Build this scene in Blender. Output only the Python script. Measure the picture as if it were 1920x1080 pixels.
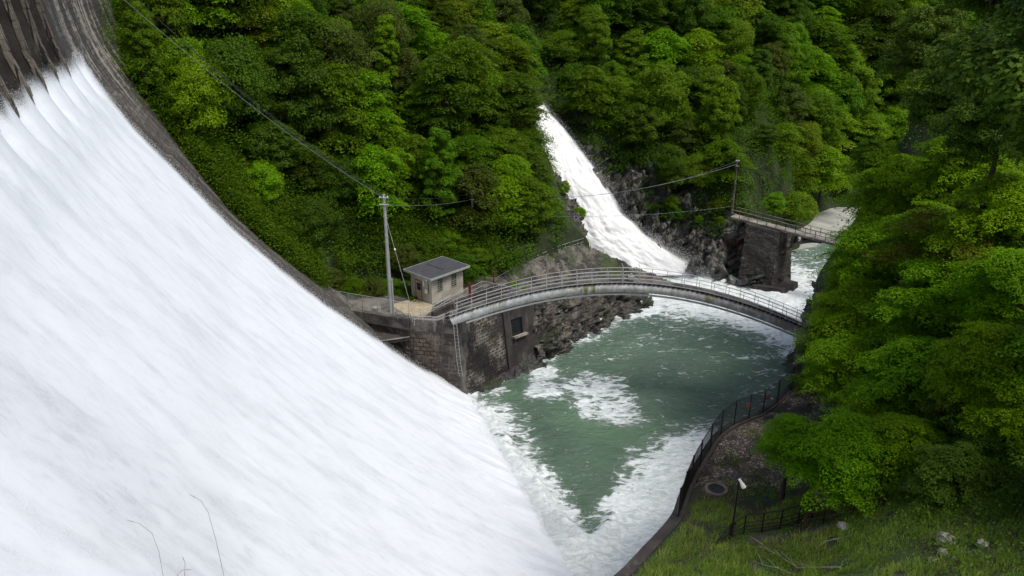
import bpy, math, random
import numpy as np
R=math.radians
for o in list(bpy.data.objects): bpy.data.objects.remove(o)
SC=bpy.context.scene; COL=SC.collection
# ---------------- camera, sky, sun, exposure ----------------
CAMH=39.0; PITCH=R(22); FPX=1493.0
cd=bpy.data.cameras.new('camera'); cam=bpy.data.objects.new('camera',cd); COL.objects.link(cam)
cam.location=(0,0,CAMH); cam.rotation_euler=(R(90)-PITCH,0,0)
cd.sensor_width=36; cd.lens=FPX/1920*36; cd.clip_start=.1; cd.clip_end=3000
SC.camera=cam
W=bpy.data.worlds.new('World'); SC.world=W; W.use_nodes=True
nt=W.node_tree; bg=nt.nodes['Background']
sky=nt.nodes.new('ShaderNodeTexSky'); sky.sky_type='NISHITA'; sky.sun_disc=False
SUN_EL=62; SUN_AZ=125
sky.sun_elevation=R(SUN_EL); sky.sun_rotation=R(SUN_AZ); sky.dust_density=4; sky.air_density=1.0; sky.ozone_density=1.0
nt.links.new(sky.outputs[0],bg.inputs[0]); bg.inputs[1].default_value=.105
sd=bpy.data.lights.new('sun','SUN'); sun=bpy.data.objects.new('sun',sd); COL.objects.link(sun)
sd.energy=1.8; sd.angle=R(18); sd.color=(1,.96,.9)
sun.rotation_euler=(R(90-SUN_EL),0,R(180-SUN_AZ))
SC.view_settings.view_transform='Standard'; SC.view_settings.look='None'; SC.view_settings.gamma=1
SC.view_settings.exposure=.55
# ---------------- helpers ----------------
cp,sp=math.cos(PITCH),math.sin(PITCH)
def ray(x,y):
    u=(x-960)/FPX; v=(540-y)/FPX
    return np.array([u,cp+v*sp,-sp+v*cp])
def atz(x,y,z):
    d=ray(x,y); return np.array([0,0,CAMH])+d*((CAMH-z)/-d[2])
def aty(x,y,Y):
    d=ray(x,y); return np.array([0,0,CAMH])+d*(Y/d[1])
def att(x,y,t): return np.array([0,0,CAMH])+ray(x,y)*t
def prj(P):
    z=P[2]-CAMH; d=P[1]*cp-z*sp
    return 960+FPX*P[0]/d, 540-FPX*(P[1]*sp+z*cp)/d, d
rng=np.random.default_rng(7)
def _lat(ix,iy,iz,seed):
    h=(ix.astype(np.int64)*374761393+iy.astype(np.int64)*668265263+iz.astype(np.int64)*2147483647+seed*974711)&0xffffffff
    h=((h^(h>>13))*1274126177)&0xffffffff
    h=(h^(h>>16))&0xffffffff
    return (h&0xffffff)/float(0xffffff)
def vnoise(x,y,z=None,seed=0):
    x=np.asarray(x,float); y=np.asarray(y,float); z=np.zeros_like(x) if z is None else np.asarray(z,float)
    ix,iy,iz=np.floor(x),np.floor(y),np.floor(z); fx,fy,fz=x-ix,y-iy,z-iz
    fx=fx*fx*(3-2*fx); fy=fy*fy*(3-2*fy); fz=fz*fz*(3-2*fz); r=0
    for a in (0,1):
        for b in (0,1):
            for c in (0,1):
                w=(fx if a else 1-fx)*(fy if b else 1-fy)*(fz if c else 1-fz)
                r=r+w*_lat(ix+a,iy+b,iz+c,seed)
    return r*2-1
def fbm(x,y,z=None,oc=4,seed=0,g=.5):
    r=0; a=1; s=0
    for i in range(oc):
        k=2.03**i
        r=r+a*vnoise(np.asarray(x)*k+i*7.1,np.asarray(y)*k+i*3.3,None if z is None else np.asarray(z)*k,seed+i); s+=a; a*=g
    return r/s
def facet(P,scale,seed,tilt=.6):
    """faceted cell displacement (tilted slabs) for broken rock; P Nx3 -> N"""
    Q=P/scale; B=np.floor(Q); best=np.full(len(Q),9e9); val=np.zeros(len(Q))
    for a in (-1,0,1):
        for b in (-1,0,1):
            for c in (-1,0,1):
                C=B+np.array([a,b,c]); x,y,z=C[:,0],C[:,1],C[:,2]
                F=C+np.stack([_lat(x,y,z,seed),_lat(x,y,z,seed+1),_lat(x,y,z,seed+2)],1)
                D=Q-F; d=(D**2).sum(1)
                T=np.stack([_lat(x,y,z,seed+3),_lat(x,y,z,seed+4),_lat(x,y,z,seed+5)],1)*2-1
                v=_lat(x,y,z,seed+6)-.5+tilt*(D*T).sum(1)
                m=d<best; best=np.where(m,d,best); val=np.where(m,v,val)
    return val*scale
class TPS:
    def __init__(s,pts,lam=.05):
        P=np.array(pts,float); s.p=P[:,:2]; n=len(P); K=s.k(s.p,s.p)+lam*np.eye(n); Q=np.c_[np.ones(n),s.p]
        A=np.zeros((n+3,n+3)); A[:n,:n]=K; A[:n,n:]=Q; A[n:,:n]=Q.T
        s.w=np.linalg.solve(A,np.r_[P[:,2],0,0,0])
    def k(s,a,b):
        r2=((a[:,None,:]-b[None])**2).sum(2)+1e-9; return .5*r2*np.log(r2)/100
    def __call__(s,x,y):
        x=np.asarray(x,float); q=np.stack([x.ravel(),np.asarray(y,float).ravel()],1)
        return (s.k(q,s.p)@s.w[:-3]+s.w[-3]+q@s.w[-2:]).reshape(x.shape)
def np_mesh(name,V,Fq,attrs=None,smooth=True,k=4):
    me=bpy.data.meshes.new(name); V=np.asarray(V,np.float32); Fq=np.asarray(Fq,np.int32)
    me.vertices.add(len(V)); me.vertices.foreach_set('co',V.ravel())
    n=len(Fq); me.loops.add(n*k); me.loops.foreach_set('vertex_index',Fq.ravel())
    me.polygons.add(n); me.polygons.foreach_set('loop_start',np.arange(n,dtype=np.int32)*k)
    me.polygons.foreach_set('loop_total',np.full(n,k,np.int32))
    if smooth: me.polygons.foreach_set('use_smooth',np.ones(n,bool))
    for nm,(ty,dom,arr) in (attrs or {}).items():
        at=me.attributes.new(nm,ty,dom); arr=np.asarray(arr,np.float32)
        at.data.foreach_set('vector' if ty=='FLOAT_VECTOR' else 'value',arr.ravel())
    me.update(calc_edges=True); me.validate(); return me
def grid_faces(nu,nv):
    i=np.arange(nu*nv).reshape(nu,nv)
    return np.stack([i[:-1,:-1],i[1:,:-1],i[1:,1:],i[:-1,1:]],-1).reshape(-1,4)
def link(name,me,mat=None,parent=None):
    o=bpy.data.objects.new(name,me); COL.objects.link(o)
    if mat is not None: me.materials.append(mat)
    if parent is not None: o.parent=parent
    return o
def tag(o,label=None,cat=None,group=None,kind=None):
    if label: o['label']=label
    if cat: o['category']=cat
    if group: o['group']=group
    if kind: o['kind']=kind
    return o
def empty(name,loc,label,cat,group=None,rz=0):
    o=bpy.data.objects.new(name,None); COL.objects.link(o); o.location=loc; o.rotation_euler=(0,0,rz); o.empty_display_size=.3
    return tag(o,label,cat,group)
class MB:
    def __init__(s): s.v=[]; s.f=[]
    def box(s,c,d,rz=0,tilt=None):
        c=np.array(c,float); h=np.array(d,float)/2; b=len(s.v)
        ca,sa=math.cos(rz),math.sin(rz)
        for x,y,z in [(-1,-1,-1),(1,-1,-1),(1,1,-1),(-1,1,-1),(-1,-1,1),(1,-1,1),(1,1,1),(-1,1,1)]:
            p=np.array([x*h[0],y*h[1],z*h[2]])
            if tilt: p[2]+=tilt[0]*p[0]+tilt[1]*p[1]
            s.v.append((c[0]+p[0]*ca-p[1]*sa,c[1]+p[0]*sa+p[1]*ca,c[2]+p[2]))
        for f in [(0,3,2,1),(4,5,6,7),(0,1,5,4),(1,2,6,5),(2,3,7,6),(3,0,4,7)]: s.f.append(tuple(b+i for i in f))
        return s
    def tube(s,pts,r,n=8,cap=True):
        pts=[np.array(p,float) for p in pts]; m=len(pts); rs=r if hasattr(r,'__len__') else [r]*m
        b=len(s.v); prev=None
        for i,p in enumerate(pts):
            t=pts[min(i+1,m-1)]-pts[max(i-1,0)]; t/=max(np.linalg.norm(t),1e-9)
            if prev is None:
                a=np.array([0,0,1.]) if abs(t[2])<.9 else np.array([1.,0,0]); u=np.cross(t,a)
            else: u=prev-t*np.dot(prev,t)
            u/=max(np.linalg.norm(u),1e-9); prev=u; w=np.cross(t,u)
            for k in range(n):
                a=2*math.pi*k/n; s.v.append(tuple(p+rs[i]*(math.cos(a)*u+math.sin(a)*w)))
        for i in range(m-1):
            for k in range(n):
                k2=(k+1)%n; s.f.append((b+i*n+k,b+i*n+k2,b+(i+1)*n+k2,b+(i+1)*n+k))
        if cap: s.f.append(tuple(b+k for k in range(n))[::-1]); s.f.append(tuple(b+(m-1)*n+k for k in range(n)))
        return s
    def prism(s,base,top):
        """two same-length loops of 3D points"""
        b=len(s.v); n=len(base)
        for p in base: s.v.append(tuple(p))
        for p in top: s.v.append(tuple(p))
        s.f.append(tuple(b+i for i in range(n))[::-1]); s.f.append(tuple(b+n+i for i in range(n)))
        for i in range(n): j=(i+1)%n; s.f.append((b+i,b+j,b+n+j,b+n+i))
        return s
    def quad(s,*p):
        b=len(s.v); [s.v.append(tuple(q)) for q in p]; s.f.append(tuple(range(b,b+len(p)))); return s
    def build(s,name,mat,parent=None,smooth=False,bevel=0):
        me=bpy.data.meshes.new(name); me.from_pydata([tuple(map(float,v)) for v in s.v],[],s.f)
        if smooth:
            me.polygons.foreach_set('use_smooth',[True]*len(me.polygons))
            me.update()
            try: me.set_sharp_from_angle(angle=R(40))
            except Exception: pass
        me.update(); o=link(name,me,mat,parent)
        if parent is not None:   # vertices are written in world space: cancel the parent's frame
            ca,sa=math.cos(-parent.rotation_euler[2]),math.sin(-parent.rotation_euler[2])
            pass
        if bevel:
            md=o.modifiers.new('bevel','BEVEL'); md.width=bevel; md.segments=2; md.limit_method='ANGLE'
        return o
def local(root,child_objs):
    """children built in world coordinates: shift their mesh into the root's frame"""
    import mathutils
    M=(mathutils.Matrix.Translation(root.location)@root.rotation_euler.to_matrix().to_4x4()).inverted()
    def rec(o):
        if o.type=='MESH': o.data.transform(M)
    for o in child_objs: rec(o)
def kids(o):
    r=[]
    for c in o.children: r.append(c); r+=kids(c)
    return r
def finish(root): bpy.context.view_layer.update(); local(root,kids(root)); return root
# ---------------- materials ----------------
def M(name):
    m=bpy.data.materials.new(name); m.use_nodes=True; n=m.node_tree; b=n.nodes['Principled BSDF']
    return m,n,b
def nd(n,t,**k):
    x=n.nodes.new(t)
    for a,v in k.items():
        if a in x.inputs: x.inputs[a].default_value=v
        else: setattr(x,a,v)
    return x
def ramp(n,fac,stops):
    r=n.nodes.new('ShaderNodeValToRGB'); e=r.color_ramp.elements
    while len(e)<len(stops): e.new(.5)
    for i,(p,c) in enumerate(stops):
        e[i].position=p; c=(c,)*3 if not hasattr(c,'__len__') else c; e[i].color=(*c,1)
    n.links.new(fac,r.inputs[0]); return r.outputs[0]
def mix(n,f,a,b,mode='MIX'):
    x=n.nodes.new('ShaderNodeMix'); x.data_type='RGBA'; x.blend_type=mode
    for s,v in ((0,f),(6,a),(7,b)):
        if hasattr(v,'is_output'): n.links.new(v,x.inputs[s])
        elif s==0: x.inputs[0].default_value=v
        else: x.inputs[s].default_value=(*v,1)
    return x.outputs[2]
def math_(n,op,a,b=0,c=None):
    x=n.nodes.new('ShaderNodeMath'); x.operation=op
    for i,v in enumerate((a,b) if c is None else (a,b,c)):
        if hasattr(v,'is_output'): n.links.new(v,x.inputs[i])
        else: x.inputs[i].default_value=v
    return x.outputs[0]
def smooth(n,v,a,b):
    x=n.nodes.new('ShaderNodeMapRange'); x.interpolation_type='SMOOTHSTEP'
    n.links.new(v,x.inputs[0]); x.inputs[1].default_value=a; x.inputs[2].default_value=b; return x.outputs[0]
def noise(n,vec,scale,detail=5,rough=.55,dist=0):
    x=nd(n,'ShaderNodeTexNoise'); x.inputs['Scale'].default_value=scale; x.inputs['Detail'].default_value=detail
    x.inputs['Roughness'].default_value=rough; x.inputs['Distortion'].default_value=dist
    if vec is not None: n.links.new(vec,x.inputs['Vector'])
    return x.outputs[0]
def objc(n,scale=(1,1,1),src='Object',rot=(0,0,0)):
    t=n.nodes.new('ShaderNodeTexCoord') if src in('Object','Generated') else None
    if src=='geo': g=n.nodes.new('ShaderNodeNewGeometry'); out=g.outputs['Position']
    elif t: out=t.outputs[src]
    else: a=n.nodes.new('ShaderNodeAttribute'); a.attribute_name=src; out=a.outputs['Vector']
    m=n.nodes.new('ShaderNodeMapping'); m.inputs['Scale'].default_value=scale; m.inputs['Rotation'].default_value=rot
    n.links.new(out,m.inputs[0]); return m.outputs[0]
def attr(n,name):
    a=n.nodes.new('ShaderNodeAttribute'); a.attribute_name=name; return a.outputs['Fac']
def bump(n,b,h,strength=.5,dist=.1,prev=None):
    x=n.nodes.new('ShaderNodeBump'); x.inputs['Strength'].default_value=strength; x.inputs['Distance'].default_value=dist
    n.links.new(h,x.inputs['Height'])
    if prev is not None: n.links.new(prev,x.inputs['Normal'])
    if b is not None: n.links.new(x.outputs[0],b.inputs['Normal'])
    return x.outputs[0]
def plain(name,col,rough=.6,metal=0,var=.35,scale=3,bmp=.2):
    m,n,b=M(name); v=objc(n); f=noise(n,v,scale,6)
    c=ramp(n,f,[(.3,[k*(1-var) for k in col]),(.7,[min(k*(1+var),1) for k in col])])
    n.links.new(c,b.inputs['Base Color']); b.inputs['Roughness'].default_value=rough; b.inputs['Metallic'].default_value=metal
    if bmp: bump(n,b,noise(n,v,scale*6,4),bmp,.02)
    return m
MAT={}
MAT['galv']=plain('galvanised',(.44,.45,.45),.5,.5,.15,6,0)
MAT['rail_dark']=plain('rail_dark',(.012,.010,.010),.5,.3,.4,6,0)
MAT['rail_rust']=plain('rail_rust',(.10,.035,.022),.8,.0,.5,8,.1)
MAT['red']=plain('red_paint',(.13,.012,.012),.6,0,.3,8,0)
MAT['pole']=plain('pole_concrete',(.26,.27,.26),.8,0,.2,4,.1)
MAT['wire']=plain('wire_black',(.03,.03,.032),.5,0,.1,2,0)
MAT['wire_pale']=plain('wire_pale',(.15,.18,.19),.5,.2,.1,2,0)
MAT['white']=plain('white_paint',(.75,.75,.73),.4,0,.08,5,0)
MAT['roof']=plain('roof_sheet',(.050,.052,.062),.75,0,.25,2,.1)
MAT['fascia']=plain('fascia',(.30,.33,.28),.6,0,.15,3,0)
MAT['door']=plain('door_metal',(.33,.26,.22),.6,0,.25,3,0)
MAT['glass']=plain('dark_glass',(.012,.014,.016),.12,0,.4,3,0)
MAT['grille']=plain('grille',(.26,.26,.23),.6,0,.2,3,0)
MAT['bark']=plain('bark',(.045,.035,.026),.9,0,.5,5,.6)
MAT['deadwood']=plain('deadwood',(.26,.23,.18),.9,0,.3,5,.4)
MAT['paleroc']=plain('pale_rock',(.22,.21,.185),.9,0,.45,2.5,.6)
MAT['straw']=plain('straw',(.16,.13,.09),.8,0,.3,3,0)
MAT['apron']=plain('apron_concrete',(.30,.31,.28),.85,0,.35,.35,.3)
def concrete(name,base=(.16,.15,.13),dark=(.035,.03,.026),pale=(.34,.31,.27),amt=.5):
    m,n,b=M(name); v=objc(n); vs=objc(n,(1,1,.25))
    c=mix(n,smooth(n,noise(n,v,.6,6),.4,.62),base,dark)
    c=mix(n,math_(n,'MULTIPLY',smooth(n,noise(n,vs,1.6,7,.65),.55,.7),amt),c,pale)
    c=mix(n,smooth(n,noise(n,v,9,5),.35,.7),c,mix(n,.5,c,dark))
    n.links.new(c,b.inputs['Base Color']); b.inputs['Roughness'].default_value=.9; bump(n,b,noise(n,v,7,7),.5,.05); return m
MAT['conc']=concrete('weathered_concrete')
MAT['conc_light']=concrete('pale_concrete',(.28,.26,.22),(.12,.11,.095),(.42,.40,.36),.6)
MAT['conc_dark']=concrete('dark_concrete',(.05,.043,.040),(.020,.017,.016),(.30,.26,.21),.25)
def masonry(name,src,base,dark,pale,sx,sy,amt,streak=(.25,1.5,1),thr=(.56,.66),efflo=0):
    """blocks laid in attribute coords (u along, v up)"""
    m,n,b=M(name); v=objc(n,(1,1,1),src)
    br=n.nodes.new('ShaderNodeTexBrick'); n.links.new(v,br.inputs[0])
    br.inputs['Scale'].default_value=1; br.inputs['Brick Width'].default_value=sx; br.inputs['Row Height'].default_value=sy
    br.inputs['Mortar Size'].default_value=.05; br.inputs['Mortar Smooth'].default_value=.4
    br.inputs['Color1'].default_value=(*base,1); br.inputs['Color2'].default_value=(*[k*(.8 if name=='dam_masonry' else .55) for k in base],1); br.inputs['Mortar'].default_value=(*[k*(1.3 if name=='dam_masonry' else .3) for k in dark],1)
    c=mix(n,smooth(n,noise(n,v,.25,6,.6),.42,.6),br.outputs[0],dark)
    c=mix(n,.35,br.outputs[0],c) if efflo==0 else c
    vs=objc(n,streak,src)
    b2=n.nodes.new('ShaderNodeTexBrick'); n.links.new(v,b2.inputs[0]); b2.inputs['Scale'].default_value=1; b2.inputs['Brick Width'].default_value=sx; b2.inputs['Row Height'].default_value=sy; b2.inputs['Mortar Size'].default_value=.03
    b2.inputs['Color1'].default_value=(0,0,0,1); b2.inputs['Color2'].default_value=(1,1,1,1); b2.inputs['Mortar'].default_value=(.3,.3,.3,1)
    sn=math_(n,'ADD',math_(n,'MULTIPLY',noise(n,vs,1.0,8,.82),.8),math_(n,'MULTIPLY',noise(n,v,2.2,6,.7),.2)); sn=math_(n,'ADD',sn,math_(n,'MULTIPLY_ADD',b2.outputs[0],.05,-.025))
    st=smooth(n,sn,*thr)
    if name=='dam_masonry':
        hx=n.nodes.new('ShaderNodeSeparateXYZ'); n.links.new(objc(n,(1,1,1),src),hx.inputs[0]); up=smooth(n,math_(n,'ADD',hx.outputs[1],math_(n,'MULTIPLY',noise(n,v,.4,4),6)),44,52)
        amt=math_(n,'MULTIPLY_ADD',up,.6,.28)
    c=mix(n,math_(n,'MULTIPLY',st,amt),c,pale)
    if efflo:
        mort=smooth(n,br.outputs['Fac'],.1,.6); pat=smooth(n,noise(n,v,.38,5,.65),.47,.58)
        drip=smooth(n,noise(n,objc(n,(5,.7,1),src),1,4,.6),.5,.62)
        f=math_(n,'MULTIPLY',pat,math_(n,'MAXIMUM',mort,math_(n,'MULTIPLY',drip,.7)))
        c=mix(n,math_(n,'MULTIPLY',f,efflo),c,(.50,.46,.39))
    c=mix(n,smooth(n,noise(n,v,3.5,6,.65),.3,.75),mix(n,.55,c,dark),c)
    if name=='dam_masonry':   # soaked by the spray beside the sheet of water
        sx_=n.nodes.new('ShaderNodeSeparateXYZ'); n.links.new(objc(n,(1,1,1),src),sx_.inputs[0])
        wet=math_(n,'MULTIPLY',smooth(n,math_(n,'ADD',sx_.outputs[0],math_(n,'MULTIPLY',noise(n,v,.5,5),2.5)),4.6,1.6),.62); c=mix(n,wet,c,(.045,.045,.048))
    n.links.new(c,b.inputs['Base Color']); b.inputs['Roughness'].default_value=.85
    nb=bump(n,None,noise(n,v,5,6),.6,.06); x=n.nodes.new('ShaderNodeBump'); x.inputs['Strength'].default_value=(.35 if name=='dam_masonry' else .8); x.inputs['Distance'].default_value=.08; x.invert=True
    n.links.new(br.outputs['Fac'],x.inputs['Height']); n.links.new(nb,x.inputs['Normal']); n.links.new(x.outputs[0],b.inputs['Normal'])
    return m
MAT['dam']=masonry('dam_masonry','uvc',(.062,.056,.050),(.026,.024,.024),(.46,.43,.36),1.1,.42,.9,(.55,.045,1),(.48,.56))
MAT['pier']=masonry('pier_masonry','Object',(.24,.21,.165),(.03,.026,.022),(.30,.27,.21),.7,.7,.5)
MAT['wallm']=masonry('wall_masonry','uvc',(.085,.070,.062),(.020,.017,.016),(.26,.20,.14),.62,.34,.35,(1.2,.25,1),(.6,.72),.75)
MAT['sidem']=masonry('side_masonry','uvc',(.15,.115,.09),(.035,.028,.024),(.30,.24,.17),.7,.42,.6,(1.0,.2,1),(.52,.66),.3)
MAT['abut']=masonry('abutment_masonry','uvc',(.11,.098,.080),(.032,.028,.023),(.26,.25,.22),.8,.5,.3,(1.2,.3,1),(.58,.7),.25)
def rockmat(name,base=(.165,.16,.145),dark=(.028,.027,.025),rust=None,moss=.5,wet=True):
    m,n,b=M(name); v=objc(n,(1,1,1),'geo'); vs=objc(n,(1,1,.35),'geo',(0.3,.5,0))
    c=mix(n,smooth(n,noise(n,vs,.5,8,.65),.40,.60),dark,base)
    c=mix(n,smooth(n,noise(n,vs,2.2,6,.6),.56,.7),c,(.23,.22,.20))
    vo=n.nodes.new('ShaderNodeTexVoronoi'); vo.feature='DISTANCE_TO_EDGE'; vo.inputs['Scale'].default_value=.9; n.links.new(objc(n,(1,1,.45),'geo',(.4,.6,.3)),vo.inputs[0])
    crack=smooth(n,vo.outputs[0],0,.06); c=mix(n,crack,mix(n,.7,c,dark),c)
    if rust:
        sep=n.nodes.new('ShaderNodeVectorMath'); sep.operation='DISTANCE'; n.links.new(v,sep.inputs[0]); sep.inputs[1].default_value=rust
        f=math_(n,'MULTIPLY',smooth(n,math_(n,'SUBTRACT',6.0,sep.outputs['Value']),0,4),smooth(n,noise(n,v,.7,5,.6),.47,.56))
        c=mix(n,math_(n,'MULTIPLY',f,.75),c,(.19,.085,.04))
    if wet:
        z=n.nodes.new('ShaderNodeSeparateXYZ'); n.links.new(v,z.inputs[0])
        lo=smooth(n,math_(n,'ADD',z.outputs[2],noise(n,v,.4,3)),2.6,.9); c=mix(n,math_(n,'MULTIPLY',lo,.75),c,(.016,.016,.015))
        n.links.new(math_(n,'SUBTRACT',.9,math_(n,'MULTIPLY',lo,.5)),b.inputs['Roughness'])
    else: b.inputs['Roughness'].default_value=.9
    if moss:
        g=n.nodes.new('ShaderNodeNewGeometry'); zz=n.nodes.new('ShaderNodeSeparateXYZ'); n.links.new(g.outputs['Normal'],zz.inputs[0])
        f=math_(n,'MULTIPLY',math_(n,'MULTIPLY',smooth(n,zz.outputs[2],.2,.7),smooth(n,noise(n,v,.35,5),.5,.6)),moss)
        c=mix(n,f,c,(.035,.06,.014))
    n.links.new(c,b.inputs['Base Color']); nb=bump(n,b,noise(n,v,3,9,.65),.9,.18); return m
MAT['rock']=rockmat('cliff_rock',rust=(33,102,4.5))
MAT['rock2']=rockmat('shore_rock',(.15,.135,.112),moss=.6)
MAT['rockwall']=rockmat('spur_rock',(.15,.14,.12),moss=.9,wet=False)
def soilmat(name,a,b_,g,sc=1.):
    m,n,b=M(name); v=objc(n,(1,1,1),'geo')
    c=mix(n,smooth(n,noise(n,v,1.3*sc,6,.6),.4,.6),a,b_); c=mix(n,smooth(n,noise(n,v,.5*sc,6,.6),.45,.58),c,g)
    n.links.new(c,b.inputs['Base Color']); b.inputs['Roughness'].default_value=1; bump(n,b,noise(n,v,6*sc,7,.6),.8,.1); return m
MAT['hill']=soilmat('hill_soil',(.014,.024,.006),(.022,.028,.010),(.018,.036,.006))
MAT['bank']=soilmat('bank_soil',(.04,.035,.02),(.025,.030,.012),(.030,.06,.010),1.5)
def stones():
    m,n,b=M('stony_terrace'); v=objc(n,(1,1,1),'geo')
    vo=n.nodes.new('ShaderNodeTexVoronoi'); vo.inputs['Scale'].default_value=4.6; n.links.new(v,vo.inputs[0])
    ve=n.nodes.new('ShaderNodeTexVoronoi'); ve.feature='DISTANCE_TO_EDGE'; ve.inputs['Scale'].default_value=4.6; n.links.new(v,ve.inputs[0])
    z=n.nodes.new('ShaderNodeSeparateXYZ'); n.links.new(vo.outputs['Color'],z.inputs[0])
    c=ramp(n,z.outputs[0],[(0,(.08,.062,.05)),(.6,(.16,.125,.10)),(1,(.30,.25,.21))])
    c=mix(n,smooth(n,ve.outputs[0],.0,.09),(.018,.015,.011),c)
    c=mix(n,smooth(n,noise(n,v,.8,6,.65),.46,.62),c,(.03,.027,.017))
    n.links.new(c,b.inputs['Base Color']); b.inputs['Roughness'].default_value=.9
    bump(n,b,smooth(n,ve.outputs[0],0,.2),.9,.12); return m
MAT['stones']=stones()
# white flowing water
def flowmat(name,src,tint=(.70,.75,.80),dark=(.40,.44,.48),sx=1.,fade=True):
    m,n,b=M(name); v1=objc(n,(.13*sx,.40*sx,1),src); v2=objc(n,(.9*sx,1.7*sx,1),src); v3=objc(n,(4*sx,8*sx,4),src)
    d=attr(n,'thin')
    f1=noise(n,v1,1.6,6,.6,.3); f2=noise(n,v2,1.2,6,.65,.5); f3=noise(n,v3,1.5,5,.7)
    k=math_(n,'ADD',math_(n,'MULTIPLY',smooth(n,f1,.42,.70),.45),math_(n,'MULTIPLY',smooth(n,f2,.45,.75),.30)); k=math_(n,'MULTIPLY',k,smooth(n,noise(n,objc(n,(7*sx,10*sx,5),src),2,3,.7),.25,.6))
    k=math_(n,'MULTIPLY',k,math_(n,'ADD',.35,f3)); k=math_(n,'ADD',k,math_(n,'MULTIPLY',d,math_(n,'ADD',.25,f2)))
    c=mix(n,k,tint,dark); n.links.new(c,b.inputs['Base Color']); b.inputs['Roughness'].default_value=.75; b.inputs['Specular IOR Level'].default_value=.2
    h=math_(n,'ADD',f2,math_(n,'MULTIPLY',f3,.5)); bump(n,b,h,.22,.06)
    e=attr(n,'edge')   # metres inside the sheet's ragged rim
    nz=noise(n,objc(n,(3,8,3),src),2.2,6,.75)
    nf=noise(n,objc(n,(9,14,9),src),2.5,4,.8)
    a=smooth(n,math_(n,'ADD',e,math_(n,'ADD',math_(n,'MULTIPLY',math_(n,'SUBTRACT',nz,.5),2.0),math_(n,'MULTIPLY',math_(n,'SUBTRACT',nf,.5),2.6))),0.0,1.35)
    n.links.new(a,b.inputs['Alpha']); return m
MAT['overflow']=flowmat('overflow_water','uvc')
MAT['falls']=flowmat('waterfall_water','uvc',(.86,.88,.89),(.55,.6,.6),1.6)
def poolmat():
    m,n,b=M('pool_water'); v=objc(n,(1,1,.2),'geo'); vr=objc(n,(.55,1.25,.2),'geo',(0,0,R(-28)))
    d=attr(n,'foam')
    depth=noise(n,v,.09,4,.5)
    c=ramp(n,depth,[(.35,(.062,.105,.074)),(.5,(.080,.132,.090)),(.65,(.092,.165,.098))])
    milky=smooth(n,d,.0,.8); c=mix(n,math_(n,'MULTIPLY',milky,.55),c,(.20,.29,.24))
    lace=noise(n,vr,1.1,9,.72,1.6); lace2=noise(n,vr,.45,6,.6,1.2)
    vo=n.nodes.new('ShaderNodeTexVoronoi'); vo.feature='DISTANCE_TO_EDGE'; vo.inputs['Scale'].default_value=1.15
    wv=n.nodes.new('ShaderNodeVectorMath'); wv.operation='ADD'; n.links.new(vr,wv.inputs[0])
    nn=nd(n,'ShaderNodeTexNoise'); nn.inputs['Scale'].default_value=.9; nn.inputs['Detail'].default_value=5; n.links.new(vr,nn.inputs['Vector']); n.links.new(nn.outputs[1],wv.inputs[1]); n.links.new(wv.outputs[0],vo.inputs[0])
    web=smooth(n,vo.outputs[0],.16,.0)
    t=math_(n,'ADD',math_(n,'MULTIPLY_ADD',lace,1.7,-.72),math_(n,'ADD',math_(n,'MULTIPLY',web,.16),math_(n,'MULTIPLY',lace2,.8)))
    # threshold falls as foam density rises
    th=math_(n,'SUBTRACT',.93,math_(n,'MULTIPLY',d,.95))
    f=n.nodes.new('ShaderNodeMapRange'); f.interpolation_type='SMOOTHSTEP'; n.links.new(t,f.inputs[0]); n.links.new(th,f.inputs[1]); n.links.new(math_(n,'ADD',th,.24),f.inputs[2])
    f=f.outputs[0]
    fc=mix(n,smooth(n,noise(n,vr,2.4,7,.7,1.0),.35,.62),(.50,.58,.57),(.78,.82,.83)); c=mix(n,f,c,fc); n.links.new(c,b.inputs['Base Color'])
    n.links.new(math_(n,'ADD',.13,math_(n,'MULTIPLY',f,.6)),b.inputs['Roughness'])
    b.inputs['IOR'].default_value=1.33
    h=math_(n,'ADD',noise(n,objc(n,(.8,1.5,.2),'geo',(0,0,R(-25))),1.3,7,.62,.6),math_(n,'MULTIPLY',f,.25)); bump(n,b,h,.9,.35); return m
MAT['pool']=poolmat()
def leafmat(name,base,hi,trans=.42,var=.26):
    m,n,b=M(name); n.nodes.remove(b); out=n.nodes['Material Output']
    v=objc(n); oi=n.nodes.new('ShaderNodeObjectInfo'); t=attr(n,'tint')
    f=math_(n,'ADD',math_(n,'MULTIPLY',t,.75),math_(n,'MULTIPLY',noise(n,v,.9,3),.25))
    c=mix(n,f,base,hi)
    h=n.nodes.new('ShaderNodeHueSaturation'); n.links.new(c,h.inputs['Color'])
    n.links.new(math_(n,'ADD',.485,math_(n,'MULTIPLY',oi.outputs['Random'],.03)),h.inputs['Hue'])
    r2=math_(n,'FRACT',math_(n,'MULTIPLY',oi.outputs['Random'],7.31)); n.links.new(math_(n,'ADD',1-var/2,math_(n,'MULTIPLY',r2,var)),h.inputs['Value'])
    d=n.nodes.new('ShaderNodeBsdfPrincipled'); d.inputs['Roughness'].default_value=.55; d.inputs['Specular IOR Level'].default_value=.12; n.links.new(h.outputs[0],d.inputs['Base Color'])
    tr=n.nodes.new('ShaderNodeBsdfTranslucent')
    n.links.new(mix(n,1.0,h.outputs[0],(1.0,1.15,.35),'MULTIPLY'),tr.inputs[0])
    ms=n.nodes.new('ShaderNodeMixShader'); ms.inputs[0].default_value=trans
    n.links.new(d.outputs[0],ms.inputs[1]); n.links.new(tr.outputs[0],ms.inputs[2]); n.links.new(ms.outputs[0],out.inputs[0]); return m
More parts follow.
